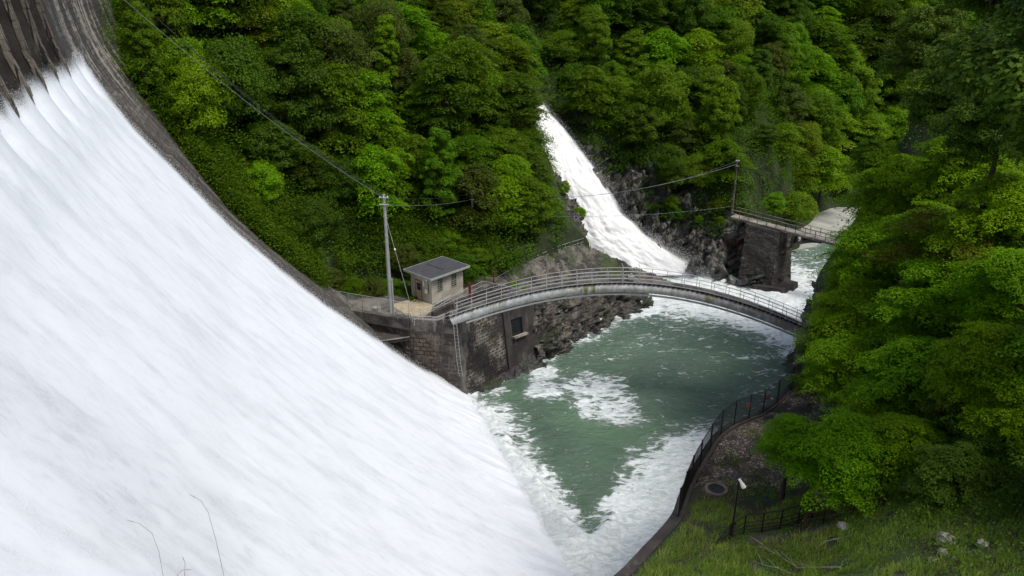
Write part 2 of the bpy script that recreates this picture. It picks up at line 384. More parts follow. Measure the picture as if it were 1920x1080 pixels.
LEAF={
 'bright green':leafmat('leaf_bright',(.085,.185,.005),(.21,.37,.006)),
 'mid green':leafmat('leaf_mid',(.055,.120,.004),(.14,.25,.006)),
 'dark green':leafmat('leaf_dark',(.036,.080,.005),(.09,.165,.008)),
 'yellowish green':leafmat('leaf_yellow',(.080,.145,.006),(.19,.29,.010)),
 'olive green':leafmat('leaf_olive',(.045,.072,.010),(.11,.15,.020)),
 'near':leafmat('leaf_near',(.085,.185,.002),(.21,.39,.004),.42,.2),
 'near_dark':leafmat('leaf_near_dark',(.036,.078,.006),(.10,.175,.012),.3,.2),  # dark-leaved trees; also canopy shade put into low maples and ground cover
 'rusty':leafmat('leaf_rusty',(.10,.055,.012),(.20,.11,.02)),
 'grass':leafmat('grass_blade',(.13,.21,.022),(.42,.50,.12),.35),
}
# ---------------- setting: dam frame of reference ----------------
NV=np.array([.9507,.3102]); AV=np.array([-.3102,.9507]); P1=np.array([-4.7,67.8])
def dam_xy(s,L): s=np.asarray(s,float); L=np.asarray(L,float); return P1[0]-NV[0]*s+AV[0]*L, P1[1]-NV[1]*s+AV[1]*L
def dam_pt(s,L,z): x,y=dam_xy(s,L); return (float(x),float(y),z)
PS=[-30,0,4.5,8.8,12.7,16,19.3,21.7,23.9,25.8,27.1,28,28.7,29.2,29.5,29.7]
PH=[-30,0,3.5,7.5,11.2,14.8,18.7,22.1,25.2,27.9,30.2,32,34.5,38,42,47]
_ps=np.interp(np.linspace(-6,47,400),PH,PS)
def prof(z): return np.interp(z,PH,PS)
# arc-length sampled profile
zz=np.linspace(-4,47,600); ss=prof(zz); k=np.ones(15)/15
ss=np.convolve(np.r_[np.full(7,ss[0]),ss,np.full(7,ss[-1])],k,'valid')
arc=np.r_[0,np.cumsum(np.hypot(np.diff(zz),np.diff(ss)))]
def at_arc(u): return np.interp(u,arc,ss),np.interp(u,arc,zz)
def patch(name,mat,A,B,nu,nv,disp=None,parent=None,nrm=None,attrs=True,smooth=True,close=False):
    """surface between polyline A (bottom) and B (top); disp(P)->metres along the local normal"""
    def rs(P,n):
        P=np.array(P,float); d=np.r_[0,np.cumsum(np.linalg.norm(np.diff(P,axis=0),axis=1))]; u=np.linspace(0,d[-1],n)
        return np.stack([np.interp(u,d,P[:,i]) for i in range(3)],1),u
    a,ua=rs(A,nu); b,ub=rs(B,nu); t=np.linspace(0,1,nv)[None,:,None]
    P=a[:,None]*(1-t)+b[:,None]*t
    U=np.repeat(ua[:,None],nv,1); V=np.linalg.norm(P-a[:,None],axis=2)
    if disp is not None:
        gu=np.gradient(P,axis=0); gv=np.gradient(P,axis=1); N=np.cross(gu,gv); N/=np.linalg.norm(N,axis=2,keepdims=True)+1e-9
        if nrm is not None and (N.reshape(-1,3)@np.array(nrm)).mean()<0: N=-N
        P=P+N*disp(P.reshape(-1,3)).reshape(nu,nv,1)
    at={'uvc':('FLOAT_VECTOR','POINT',np.stack([U,V,U*0],-1).reshape(-1,3))}
    me=np_mesh(name,P.reshape(-1,3),grid_faces(nu,nv),at,smooth)
    return link(name,me,mat,parent)
# far bank hillside ------------------------------------------------
def dmp(s,L,z): x,y=dam_xy(s,L); return (float(x),float(y),z)
hp=[dmp(28.9,36,35.6),dmp(28.2,27,32),dmp(27.3,18.7,29.6),dmp(25.8,15.4,27.2),dmp(24,12.9,24.8),dmp(21.9,8.7,21.5),dmp(19.3,6.0,17.8),dmp(16.7,4.4,14.4),dmp(14,4.8,11.4),
 dmp(29,55,46),dmp(34,30,40),dmp(34,10,32),dmp(22,30,33),dmp(14,18,20),
 (-16.7,73.5,7.6),(-12,76,7.8),(-9,76.5,7.9),(-3,80.5,8.2),(-1,79.5,8.0),(3,83.5,7.9),(0,88,10),(-5,84,9.4),(-10,80,9.2),(5,90,8.6),(8.6,94,7.6),(9.3,97.5,6.6),(6.0,96,9.8),(5.2,100,13),(2,98,14.5),
 (-12,88,17),(-4,94,17.5),(0,104,22.5),(-8,104,25.5),(-20,92,24.5),(-6,116,32),(-20,112,35),(-34,104,38),(-5,140,46),(-30,140,58),
 (4,106,16.5),(1.5,112,20),(-2,122,26),(5,122,24),(9,108,8.5),(12,104,3.8),(18,101.8,-.6),(22,103,-1.5),
 (10,110,14),(12,118,19.5),(16,107,8.5),(20,108,9.5),(14,128,25),(20,118,16.5),(26,108,9.5),(30,106,8.3),(32,104.5,8),(36,110,8.6),(40,113,8),
 (22,132,26),(30,120,16),(33,130,22.5),(30,142,31),(42,120,11),(46,132,15),(44,146,27),(52,136,6),(50,128,1.0),(56,142,8),(60,134,.8),(72,146,4),(72,135,.6),(60,160,26),(80,165,25),(100,150,12),(100,130,1),
 (20,160,46),(50,185,50),(90,200,55),(130,170,40),(-10,190,75),(44,110,-3),(44,118,-2),(60,118,-2),(80,122,-2),(38,108,-3),(52,112,-3),(48,122,-1.5),(40,105,-3.5),(30,98,-3),(40,98,-3),(22,96,-3),(50,108,-2),(12,90,-2),(16,92,-2),(4,77,-3),(8,82,-2.5),(60,100,-4),(100,110,-3)]
H1=TPS(hp,.002)
def hill_z(x,y):
    z=H1(x,y)+fbm(np.asarray(x)/7,np.asarray(y)/7,oc=3,seed=3)*.7
    xx=np.asarray(x,float); yy=np.asarray(y,float)
    # terrace keeps level, and the ground stays under the dam face
    m=np.clip(1-np.maximum(np.abs(xx+6)-11,0)/2,0,1)*np.clip(1-np.maximum(np.abs(yy-74)-5,0)/2.5,0,1); z=z*(1-m)+np.minimum(z,7.6)*m
    s=-(NV[0]*(xx-P1[0])+NV[1]*(yy-P1[1])); L=AV[0]*(xx-P1[0])+AV[1]*(yy-P1[1])
    z=np.where(L<0,np.minimum(z,np.interp(s,PS,PH)-1.5),z)
    return z
nx,ny=330,330; gx,gy=np.meshgrid(np.linspace(-75,135,nx),np.linspace(62,210,ny),indexing='ij')
gz=hill_z(gx,gy)
front=(gy<76)&(gx>-3.5); gz=np.where(front,np.minimum(gz,-2),gz)
wl=67.9+(gx+4.7)*1.12     # nothing rises in front of the terrace wall
gz=np.where((gx>-6)&(gx<5)&(gy<wl+1.0),np.minimum(gz,-2),gz); gz=np.where((gx<=-6)&(gx>-18)&(gy<71.5-.29*(gx+17)+.6),np.minimum(gz,4),gz)
def cutline(pts,x0,x1,dy=0):
    global gz
    p=np.array(sorted([(q[0],q[1]) for q in pts])); yl=np.interp(gx,p[:,0],p[:,1])
    gz=np.where((gx>x0)&(gx<x1)&(gy<yl+dy),np.minimum(gz,-3),gz)
TOPL=[aty(1090,170,121),aty(1140,250,118),aty(1200,290,114.5),aty(1245,318,112),aty(1290,340,110),aty(1325,365,108.4),aty(1350,385,107),aty(1375,400,105.8),aty(1395,410,105),aty(1440,425,104.5)]
cutline(TOPL,TOPL[0][0]-.2,40,-.35)
SBL=[aty(905,528,79.5),aty(960,500,83.5),aty(1050,468,91),aty(1093,456,96.8),aty(1170,492,97.2),aty(1240,520,97.6)]
cutline(SBL,SBL[0][0],30,-.25)
CHL=[aty(1003,185,117.5),aty(1012,250,111),aty(1035,325,107),aty(1070,400,104.5),aty(1095,470,103.5),aty(1130,500,103)]   # bed of the fall
_p=np.array([(q[0],q[1],q[2]) for q in CHL]); 
_zl=np.interp(gx,_p[:,0],_p[:,2]); _w=(gx>_p[0,0]-1.5)&(gx<24)&(gy>98.2)&(gy<116); gz=np.where(_w&(gy<112),np.minimum(gz,np.where(gx<_p[0,0]+3,gz,_zl-2)),gz)
tag(link('hillside',np_mesh('hillside',np.stack([gx,gy,gz],-1).reshape(-1,3),grid_faces(nx,ny)),MAT['hill']),kind='structure')
# near bank terrain ------------------------------------------------
EB=[(-16,-12),(-9,-3),(-5,5),(-2,13),(1.2,21),(4.2,29.3),(7.2,33.0),(9.0,34.9),(9.9,37.5),(11.3,40.3),(13.5,43.8),(16.8,46.9),(20.4,50.2),(24.0,55),(26.8,61),(29.2,67.5),(30.6,75),(37,86),(46,96),(60,103),(90,112)]
np_pts=[(-16,-12,38),(-9,-3,37),(-5,5,30),(-2,13,20.5),(1.2,21,14.6),(4.2,29.3,11.3),(9,34.9,11.4),(13.5,43.8,11.3),(20.4,50.2,11),(23.5,55,10.5),(25.3,61,10),(27.3,67.5,8.6),(28.8,75,6),(37,86,3.5),(46,96,3.5),(60,103,6),(90,112,10),
 (0,0,37.35),(2,-4,37.8),(0,1.3,36.9),(0,4,34),(-2,2.5,35.6),(5,6,29.5),(10,12,24.2),(15,18,20.4),(12,33,11.6),(16,40,11.5),(20,45,11.5),(25,50,11.3),(13,30.3,12.0),(9.5,28,13.3),(9,30.5,12.0),(16,29,14.8),(20,29,17.2),(24,32,18.3),(18,33.5,13.9),(22,38,15.0),(26,42,16.4),(17,36.5,11.9),(20,40,12.4),
 (7,24,15.6),(18.7,23,18.6),(26,22,22.5),(35,30,26),(36,40,24),(27.7,50.3,17.3),(24,49.5,13),(29,45,20.2),(31,60,17.6),(32,55,20.3),(35,63,23.5),(38,75,26),(34,74,16.5),(25.5,44,15.8),(25.5,55,14.2),(21.5,46,11.7),(45,80,20),(60,60,34),(60,90,22),(50,40,33),(80,100,24),(12,-5,34),(30,5,34),(60,10,45),(100,60,55)]
H2=TPS(np_pts,.002)
def bank_z(x,y): return H2(x,y)+fbm(np.asarray(x)/2.5,np.asarray(y)/2.5,oc=4,seed=11)*.22
E0=np.array(EB,float); d0=np.r_[0,np.cumsum(np.hypot(*np.diff(E0,axis=0).T))]
ue=np.arange(0,d0[-1],.3); Ex=np.interp(ue,d0,E0[:,0]); Ey=np.interp(ue,d0,E0[:,1])
kk=np.ones(9)/9; Ex=np.convolve(np.r_[[Ex[0]]*4,Ex,[Ex[-1]]*4],kk,'valid'); Ey=np.convolve(np.r_[[Ey[0]]*4,Ey,[Ey[-1]]*4],kk,'valid')
wn=np.r_[np.arange(0,30,.3),np.geomspace(30.3,90,60)]
bx=Ex[:,None]+wn[None]*.96; by=Ey[:,None]-wn[None]*.28
bz=bank_z(bx,by); bz[:,0]-=.05
me=np_mesh('riverbank',np.stack([bx,by,bz],-1).reshape(-1,3),grid_faces(len(ue),len(wn)))
o=tag(link('riverbank',me,MAT['bank']),kind='structure'); me.materials.append(MAT['stones'])
fi=grid_faces(len(ue),len(wn)); cx=bx.ravel()[fi].mean(1); cy=by.ravel()[fi].mean(1)
nzb=fbm(cx/1.2,cy/1.2,oc=3,seed=5)*1.3
st=((cy>37.8+nzb)&(cx<24+nzb)&(cy-38>(cx-14)*.05+nzb*.5)).astype(np.int32); me.polygons.foreach_set('material_index',st)
# rock and wall below the bank edge
def cliffdisp(a,s1,s2,seed,extra=.25):
    K=np.array([[.80,.35,-.49],[-.30,.94,.18],[.52,.0,.85]])*np.array([[1.25],[1.0],[.42]])
    return lambda P: facet(P@K.T,s1*.8,seed,.5)*a*.8+facet(P@K.T,s2*.8,seed+20,.8)*a*1.0+facet(P@K.T,s2*.35,seed+40,.8)*a*.9+fbm(P[:,0]*1.2,P[:,1]*1.2,P[:,2]*1.2,oc=4,seed=seed)*extra
ebz=lambda x,y,d=0: (x,y,float(bank_z(np.array([x]),np.array([y]))[0])+d)
i0=12
patch('rock_bank',MAT['rock2'],[(x-.9,y+.5,-1.5) for x,y in EB[i0:]],[ebz(x+.3,y,-.1) for x,y in EB[i0:]],260,60,cliffdisp(.55,2.6,.9,41),nrm=(-1,.3,0))['kind']='structure'
patch('rock_bank',MAT['rock2'],[(26.9,62.5,-1),(27.6,66,-1),(28.0,71,-1),(29.6,75.5,-1)],[(28.6,62.0,8.6),(28.9,67,8),(29.6,71,7.6),(31,76,7)],90,60,cliffdisp(.8,2.2,.8,47),nrm=(-1,.3,0))['kind']='structure'
# ---------------- water ----------------
def seg_dist(x,y,poly,closed=True):
    P=np.array(poly,float)[:,:2]; Q=np.roll(P,-1,0) if closed else P[1:]; P=P if closed else P[:-1]
    d=np.full(x.shape,1e9); ins=np.zeros(x.shape,bool)
    for p,q in zip(P,Q):
        e=q-p; t=np.clip(((x-p[0])*e[0]+(y-p[1])*e[1])/(e@e+1e-9),0,1)
        d=np.minimum(d,np.hypot(x-p[0]-t*e[0],y-p[1]-t*e[1]))
        if closed:
            c=((p[1]>y)!=(q[1]>y))&(x<(q[0]-p[0])*(y-p[1])/(q[1]-p[1]+1e-12)+p[0]); ins^=c
    return d,ins
PX=lambda l: [tuple(atz(x,y,0)[:2]) for x,y in l]
wx=np.r_[np.linspace(-40,-8,20),np.arange(-7.8,45,.18),np.linspace(45.5,150,60)]
wy=np.r_[np.linspace(18,36,20),np.arange(36.2,112,.18),np.linspace(112.5,190,60)]
X,Y=np.meshgrid(wx,wy,indexing='ij')
wob=2.1*fbm(X/3.0,Y/3.0,oc=4,seed=31,g=.6)
calm=PX([(880,745),(938,775),(975,850),(1020,905),(1060,960),(1106,1003),(1135,960),(1195,893),(1262,832),(1322,770),(1372,722),(1440,690),(1500,690),(1480,650),(1420,612),(1330,585),(1215,560),(1150,580),(1040,640),(960,690)])
dc,inc=seg_dist(X,Y,calm); sdc=np.where(inc,-dc,dc)
yy=np.clip((Y-70)/20,0,1); xr=np.clip((X-10)/12,0,1)*np.clip((62-Y)/10,0,1)
soft=3.0+6*yy+3.5*xr; sd_=sdc+wob
foam=np.clip((sd_+soft*1.05)/(soft*1.45),0,1); foam*=np.where((X>8)&(Y<70),1.0+.22*fbm(X/1.8,Y/1.8,oc=3,seed=34),1)
foam*=np.where((X>8)&(Y<76),np.clip(1-(Y-59)/9-.02*(X-14),.25,1),1.0)
foam*=np.where(Y>76,.94-.25*np.clip((Y-100)/14,0,1)-.45*np.clip((X-36)/6,0,1),1.0)
foam=np.maximum(foam,.10+.08*fbm(X/6,Y/6,oc=2,seed=8)+.10*np.clip((Y-60)/25,0,1))
west=np.clip((dc-1.2)/3,0,1)*(X<6)*(Y<66)*(~inc); foam=np.maximum(foam,west*1.25)
pa=PX([(1066,716),(1100,704),(1150,718),(1178,744),(1180,786),(1140,788),(1095,764)])
pa2=PX([(1006,688),(1036,684),(1034,716),(1052,742),(1030,750),(992,742)])
dp,ip=seg_dist(X,Y,pa2); sp_=np.where(ip,-dp,dp)+.35*wob; foam=np.maximum(foam,np.clip(.60-.38*sp_,0,.66))
dp,ip=seg_dist(X,Y,pa); sp_=np.where(ip,-dp,dp)+.6*wob; foam=np.maximum(foam,np.clip(.60-.22*sp_,0,.61)+.0)
pb=PX([(1170,578),(1235,574),(1245,584),(1180,596)]); dp,ip=seg_dist(X,Y,pb); foam=np.maximum(foam,np.clip(.85-.5*np.where(ip,-dp,dp),0,.85)*.95)
pf=PX([(1180,500),(1310,508),(1400,540),(1500,580),(1500,610),(1380,585),(1240,560)]); dp,ip=seg_dist(X,Y,pf); foam=np.maximum(foam,np.clip(.92-.09*np.where(ip,0,dp)-.55*np.clip((X-22)/16,0,1)*.4,0,1)*(dp*(~ip)<8))
shore=np.hypot(X-18,Y-98.5); foam=np.maximum(foam,np.clip(1.5-shore/7,0,1.1))
amp=.10+.10*np.clip((Y-75)/15,0,1)+.16*np.clip(foam,0,1)
wz=amp*(fbm(X/3.4,Y/2.6,oc=4,seed=21,g=.6)*1.7)+.05*fbm(X/.7,Y/.55,oc=2,seed=25)
wz+=np.clip(foam-.75,0,1)*.5*(fbm(X/1.3,Y/1.3,oc=4,seed=27)+.3)
toe=(~inc)&(X<8)&(Y<70); wz+=np.where(toe,np.clip(1.6-dc/1.6,0,1.4)*np.clip(dc/.8,0,1)*(.35+.6*np.abs(fbm(X/1.0,Y/1.0,oc=4,seed=29))),0)
fade=np.clip((150-np.abs(X))/100,0,1); me=np_mesh('pool_water',np.stack([X,Y,wz*fade],-1).reshape(-1,3),grid_faces(len(wx),len(wy)),{'foam':('FLOAT','POINT',np.clip(foam,0,1.2).ravel())})
tag(link('water',me,MAT['pool']),kind='structure')
# ---------------- dam ----------------
dam=empty('dam',dam_pt(14,0,0),'tall stone masonry dam with stained curved face beside the overflowing white water','dam')
LSP=-1.0     # spillway bays lie on this side of the coping
ua=np.arange(0,arc[-1],.22); s_,z_=at_arc(ua)
La=np.r_[np.arange(-70,LSP-.3,1.0),[LSP-.01,LSP+.01],np.arange(LSP+.25,62,.25)]
S2,L2=np.meshgrid(s_,La,indexing='ij'); Z2=np.repeat(z_[:,None],len(La),1)
bay=(L2<LSP)&(Z2>33.0); S3=np.where(bay,31.6,S2)
co=facet(np.stack([L2*.9,Z2*2.2,S2*.0],-1).reshape(-1,3),1.0,77,.0).reshape(L2.shape)*.03
rib=.0*(vnoise(L2*1.1,Z2*.02,seed=9)>.25); S3=S3-(co+rib)*(~bay)*(L2>-2)
lump=(np.abs(L2-5.0)<2.6)&(Z2>22)&(Z2<24.6); S3=np.where(lump,S3-.35,S3)
lump=(np.abs(L2-1.5)<2.0)&(Z2>30.6)&(Z2<31.7); S3=np.where(lump,S3-.22,S3)
x,y=dam_xy(S3,L2)
me=np_mesh('masonry_face',np.stack([x,y,Z2],-1).reshape(-1,3),grid_faces(*L2.shape),{'uvc':('FLOAT_VECTOR','POINT',np.stack([L2,np.repeat(ua[:,None],len(La),1),L2*0],-1).reshape(-1,3))},smooth=True)
link('masonry_face',me,MAT['dam'],dam); me.materials.append(MAT['conc_dark']); _f=grid_faces(*L2.shape); _b=(bay.ravel()[_f].sum(1)>=2).astype(np.int32); me.polygons.foreach_set('material_index',_b)  # bay walls get a dark material: their shade put into the colour
mb=MB()
mb.prism([dam_pt(29.7,a_,40.5) for a_ in(-70,)]+[dam_pt(36,-70,40.5),dam_pt(36,62,40.5),dam_pt(29.7,62,40.5)],[dam_pt(29.7,-70,47),dam_pt(36,-70,47),dam_pt(36,62,47),dam_pt(29.7,62,47)]).build('crest_block',MAT['conc'],dam)
for Lp in (-4.6,-8.3,-12.1,-15.9,-19.7,-23.5):
    r=random.Random(int(-Lp*10)); sf=lambda z: float(prof(z))-.34*min(1,max(0,(z-31.2)/1.6)); zs0=np.linspace(31.2,43.5,22)
    loop=[(sf(z),z) for z in zs0]+[(31.8,43.5),(31.8,31.2)]; w=.27
    pr_=MB().prism([dam_pt(a,Lp-w,z) for a,z in loop],[dam_pt(a,Lp+w,z) for a,z in loop]).build('pier',MAT['conc_dark'],dam)  # shade between piers put into the core's dark colour; facing blocks stay pale
    fcm=MB(); z=31.9
    while z<43:
        h=.42+r.random()*.22; j_=r.uniform(-.035,.035); w2=w+.02+r.uniform(0,.04); a0,a1=sf(z)-.10+j_,sf(z+h)-.10+j_; d_=.20+r.uniform(0,.07)
        fcm.prism([dam_pt(a0,Lp-w2,z),dam_pt(a0,Lp+w2,z),dam_pt(a0+d_,Lp+w2,z),dam_pt(a0+d_,Lp-w2,z)],[dam_pt(a1,Lp-w2,z+h-.02),dam_pt(a1,Lp+w2,z+h-.02),dam_pt(a1+d_,Lp+w2,z+h-.02),dam_pt(a1+d_,Lp-w2,z+h-.02)]); z+=h
    fcm.build('facing_blocks',MAT['pier'],pr_)
finish(dam)
# overflow sheet
u0=float(np.interp(33.6,zz,arc)); uu=np.r_[np.arange(1.5,u0+.5,.16)]
Lf=-np.concatenate([np.arange(-1.7,14,.16),np.arange(14,66,.3)])[::-1]
s_,z_=at_arc(uu); S2,L2=np.meshgrid(s_,Lf,indexing='ij'); Z2=np.repeat(z_[:,None],len(Lf),1); U2=np.repeat(uu[:,None],len(Lf),1)
flow=fbm(L2/1.1,U2/9,oc=4,seed=51,g=.6); fine=fbm(L2/.35,U2/1.6,oc=3,seed=53)
topf=np.clip((Z2-27)/5,0,1)
piers=np.array([-1.0,-4.6,-8.3,-12.1,-15.9,-19.7,-23.5,-27.3,-31,-35,-39,-43,-47,-51,-55]); dpier=np.abs(L2[...,None]-piers).min(-1)
thick=.42+.045*fbm(L2/1.8,U2/6,oc=4,seed=51,g=.6)+.012*fine
wake=np.exp(-(dpier/.55)**2)*np.clip((Z2-29.8)/2.5,0,1); thick=thick-wake*.55+.22*topf*(1-np.exp(-(dpier/1.2)**2))
thick+=.25*np.clip((4-Z2)/4,0,1)*(1+flow)
nzs=np.gradient(s_,uu); nzz=np.gradient(z_,uu)   # profile tangent
nS=-nzz; nZ=nzs
n0=(nS[:,None]*thick); n1=(nZ[:,None]*thick)
S3=S2+n0; Z3=Z2+np.abs(n1)
x,y=dam_xy(S3,L2)
topz=33.2+.6*fbm(L2/.8,L2*0,oc=3,seed=57)
rim=(1.0-L2)+.35*fbm(L2*0+3,U2/1.3,oc=4,seed=58)+.2
edge=np.minimum(rim,(topz-Z2)*1.2); edge=np.where(wake>.6,np.minimum(edge,(32.6-Z2)*1.2-.3),edge)
thin=np.exp(-(dpier/.4)**2)*np.clip((Z2-25)/8,0,1)*.28+.22*1.5*np.clip(fbm(L2/4+2,U2/16,oc=3,seed=60)*2.2-.2,0,1)*np.clip((-L2-18)/20,0,1)
me=np_mesh('dam_overflow',np.stack([x,y,Z3],-1).reshape(-1,3),grid_faces(*L2.shape),{'uvc':('FLOAT_VECTOR','POINT',np.stack([U2,L2,L2*0],-1).reshape(-1,3)),'edge':('FLOAT','POINT',edge.ravel()),'thin':('FLOAT','POINT',thin.ravel())})
tag(link('overflow_water',me,MAT['overflow']),kind='structure')
# ---------------- waterfall from the side valley ----------------
le=[(990,185,117),(1000,212,113),(1010,250,110),(1022,300,107.5),(1040,350,105.5),(1062,400,104),(1078,440,103),(1095,470,102),(1130,500,101),(1160,520,100)]
re_=[(1008,180,117),(1030,212,113.4),(1062,250,110.6),(1100,300,108.3),(1132,350,106.6),(1166,400,105.2),(1206,440,104.2),(1248,470,103.4),(1296,500,102.6),(1350,520,101.5)]
A=np.array([aty(*p) for p in le]); B=np.array([aty(*p) for p in re_])
t0=np.linspace(0,len(le)-1,170); Ai=np.stack([np.interp(t0,range(len(le)),A[:,i]) for i in range(3)],1); Bi=np.stack([np.interp(t0,range(len(le)),B[:,i]) for i in range(3)],1)
w0=np.linspace(-.06,1.06,70)[None,:,None]; P=Ai[:,None]*(1-w0)+Bi[:,None]*w0
T=np.repeat(t0[:,None],70,1); Wd=np.repeat(w0[0,:,0][None],170,0); wid=np.linalg.norm(Bi-Ai,axis=1)[:,None]
bul=np.sin(np.clip(Wd,0,1)*math.pi)**.6*.9*np.clip(wid/6,.3,1.2)
nn_=fbm(Wd*wid/1.3,T*1.6,oc=5,seed=71,g=.6)
off=bul+(nn_*.34+.14*fbm(Wd*wid/.45,T*4,oc=3,seed=79))*np.clip(wid/4,.4,1)
P=P+off[...,None]*np.array([.25,-.75,.55])
ed=np.minimum(Wd,1-Wd)*wid+.75+.5*fbm(T*2,Wd*4,oc=3,seed=73)
along=np.r_[0,np.cumsum(np.linalg.norm(np.diff((Ai+Bi)/2,axis=0),axis=1))][:,None]+0*Wd
me=np_mesh('waterfall',P.reshape(-1,3),grid_faces(170,70),{'uvc':('FLOAT_VECTOR','POINT',np.stack([along,Wd*wid,T*0],-1).reshape(-1,3)),'edge':('FLOAT','POINT',ed.ravel()),'thin':('FLOAT','POINT',np.clip(.35*fbm(T*1.3,Wd*5,oc=3,seed=75)+.02,0,1).ravel())})
tag(link('waterfall',me,MAT['falls']),kind='structure')
# flying drops along the rims (countless)
def drops(name,C,size,mat):
    C=np.asarray(C); n=len(C); r=size*(.4+rng.random((n,1,1))*1.0)
    base=np.array([[0,0,1],[.94,0,-.33],[-.47,.82,-.33],[-.47,-.82,-.33]])
    q=rng.normal(size=(n,3,3)); q,_=np.linalg.qr(q); V=(base[None]@q)*r*np.array([1,1,1.])+C[:,None]
    f=np.array([[0,1,2],[0,2,3],[0,3,1],[1,3,2]]); Fq=(np.arange(n)[:,None,None]*4+f[None]).reshape(-1,3)
    return tag(link(name,np_mesh(name,V.reshape(-1,3),Fq,None,True,3),mat),kind='stuff')
MAT['drop']=plain('spray_drop',(.75,.78,.8),.6,0,.04,1,0)
n=42000; u=rng.random(n)*(u0-2)+1.5; s1,z1=at_arc(u); l=np.abs(rng.normal(0,.75,n))-.1; h=np.abs(rng.normal(0,.25,n))+.15
x,y=dam_xy(s1-h*.7,l); C1=np.stack([x,y,z1+h*.7],1)
n=1500; lb=-rng.random(n)*27; x,y=dam_xy(28.2-rng.random(n)*.7,lb); C2=np.stack([x,y,32.4+np.abs(rng.normal(0,.42,n))],1)
k_=np.abs(lb[:,None]-piers).min(1)>.5; C2=C2[k_]
drops('dam_spray',np.r_[C1,C2],.017,MAT['drop'])
n=14000; ti=rng.random(n)**.7*168; i=ti.astype(int); side=rng.random(n)<.25
base=np.where(side[:,None],Ai[i],Bi[i])+rng.normal(0,1,(n,3))*np.array([.35,.4,.35])*(.5+ti[:,None]/110)+np.array([.1,-.9,.35])
n2=36000; ph=rng.random(n2); spl=np.stack([18+ph*9+rng.normal(0,.8,n2),101.5-ph*1+rng.normal(0,1.0,n2),np.abs(rng.normal(0,1,n2))*(2.3-1.7*ph)+.1],1)
drops('waterfall_spray',np.r_[base,spl],.022,MAT['drop'])
tp=np.array(PX([(885,752),(935,790),(970,850),(1015,910),(1058,965),(1106,1012)])); n=26000; t=rng.random(n)*5; i=t.astype(int); f=(t-i)[:,None]
c=tp[i]*(1-f)+tp[np.minimum(i+1,5)]*f+rng.normal(0,1.0,(n,2))-np.array([1.6,.6]); drops('toe_spray',np.c_[c,np.abs(rng.normal(0,.42,n))+.15],.028,MAT['drop'])
# ---------------- rock faces ----------------
R_=[(1165,395,105.4),(1206,440,104.2),(1248,468,103.0),(1290,505,101.8),(1330,520,99.8),(1385,526,98.4),(1420,524,98.6)]
bot=[aty(1042,235,111.5),aty(1092,300,108.6),aty(1125,350,106.8)]+[aty(*p) for p in R_]
bot=[(p[0],p[1]-.2,p[2]-.9) for p in bot]
top=[aty(1090,170,121),aty(1140,250,118),aty(1200,290,114.5)]+[aty(1245,318,112),aty(1290,340,110),aty(1325,365,108.4),aty(1350,385,107),aty(1375,400,104.6),aty(1395,410,103.6),aty(1415,425,102.6)]
patch('rock_cliff',MAT['rock'],bot,top,420,170,cliffdisp(1.15,4.2,1.5,101,.45),nrm=(0,-1,.2))['kind']='structure'
# rock column on the left of the fall, rocky spur with rubble slope, and shore rocks
patch('rock_cliff',MAT['rock'],[aty(1000,480,98),aty(1060,468,98),aty(1092,455,99),aty(1098,440,100.5)],[aty(1010,330,103),aty(1035,325,103),aty(1062,352,103.6),aty(1078,400,103.2)],90,90,cliffdisp(.7,2.8,1.0,131,.3),nrm=(.3,-1,.2))['kind']='structure'
sA=[aty(905,575,77.5),aty(960,565,80),aty(1050,560,84),aty(1120,560,88),aty(1195,553,93),aty(1262,527,97)]
sB=[aty(905,528,79.5),aty(960,500,83.5),aty(1050,468,91),aty(1093,456,96.8),aty(1170,492,97.2),aty(1240,520,97.6)]
patch('rubble_slope',MAT['rockwall'],sA,sB,300,120,cliffdisp(.28,1.5,.6,151,.15),nrm=(0,-1,.4))['kind']='structure'
hA=[(3.2,74.6,-1.2),aty(1045,678,75.6),aty(1075,652,78.5),aty(1120,622,82.5),aty(1175,600,86.5),(17.6,90.5,-1),(17,95,-1)]
hA=[(p[0],p[1],-1.2) for p in hA]
hB=[(1.6,77.6,6.0),(3.0,79.5,6.3),(4.4,81.5,5.8),(7.0,85,4.6),(10.5,88.5,3.2),(14,91,2.6),(16,94,1.6)]
patch('rocky_shore',MAT['rock2'],hA,hB,280,110,cliffdisp(1.0,2.4,.9,171,.3),nrm=(.5,-1,.3))['kind']='structure'
patch('rocky_shore',MAT['rock2'],[(-4.6,67.2,-.6),(0.4,70.2,-.6),(3.4,74,-.6)],[(-4.9,68.6,.15),(-.4,72.6,.5),(2.6,77.2,1.3)],160,30,cliffdisp(.35,1.3,.5,181,.12),nrm=(.5,-.5,.6))['kind']='structure'
def boulder(name,c,r,mat,seed,label,cat='rock',group=None,sq=(1,1,.7)):
    import bmesh
    bm=bmesh.new(); bmesh.ops.create_icosphere(bm,subdivisions=4,radius=1); 
    V=np.array([v.co[:] for v in bm.verts]); Pn=V*np.array(sq)*r
    d=facet(V*r+np.array(c),r*.9,seed,.9)*.35+facet(V*r+np.array(c),r*.4,seed+9,.9)*.25
    Pn=Pn+V*d[:,None]
    for v,p in zip(bm.verts,Pn): v.co=p
    me=bpy.data.meshes.new(name); bm.to_mesh(me); bm.free(); o=link(name,me,mat); o.location=c; tag(o,label,cat,group); return o
boulder('shore_rock',(13.0,89.3,.2),1.5,MAT['rock2'],5,'dark wet rock at the tip of the shore, ringed by white foam','rock',sq=(1.5,.8,.6))
boulder('shore_rock',(14.3,88.9,.1),.9,MAT['rock2'],6,'small dark rock in the foam just off the tip of the shore','rock',sq=(1.4,.8,.6))
boulder('shore_rock',tuple(atz(1172,588,0.1)),.5,MAT['rock2'],7,'low black rock lying in the water before the foamy shore tip','rock')
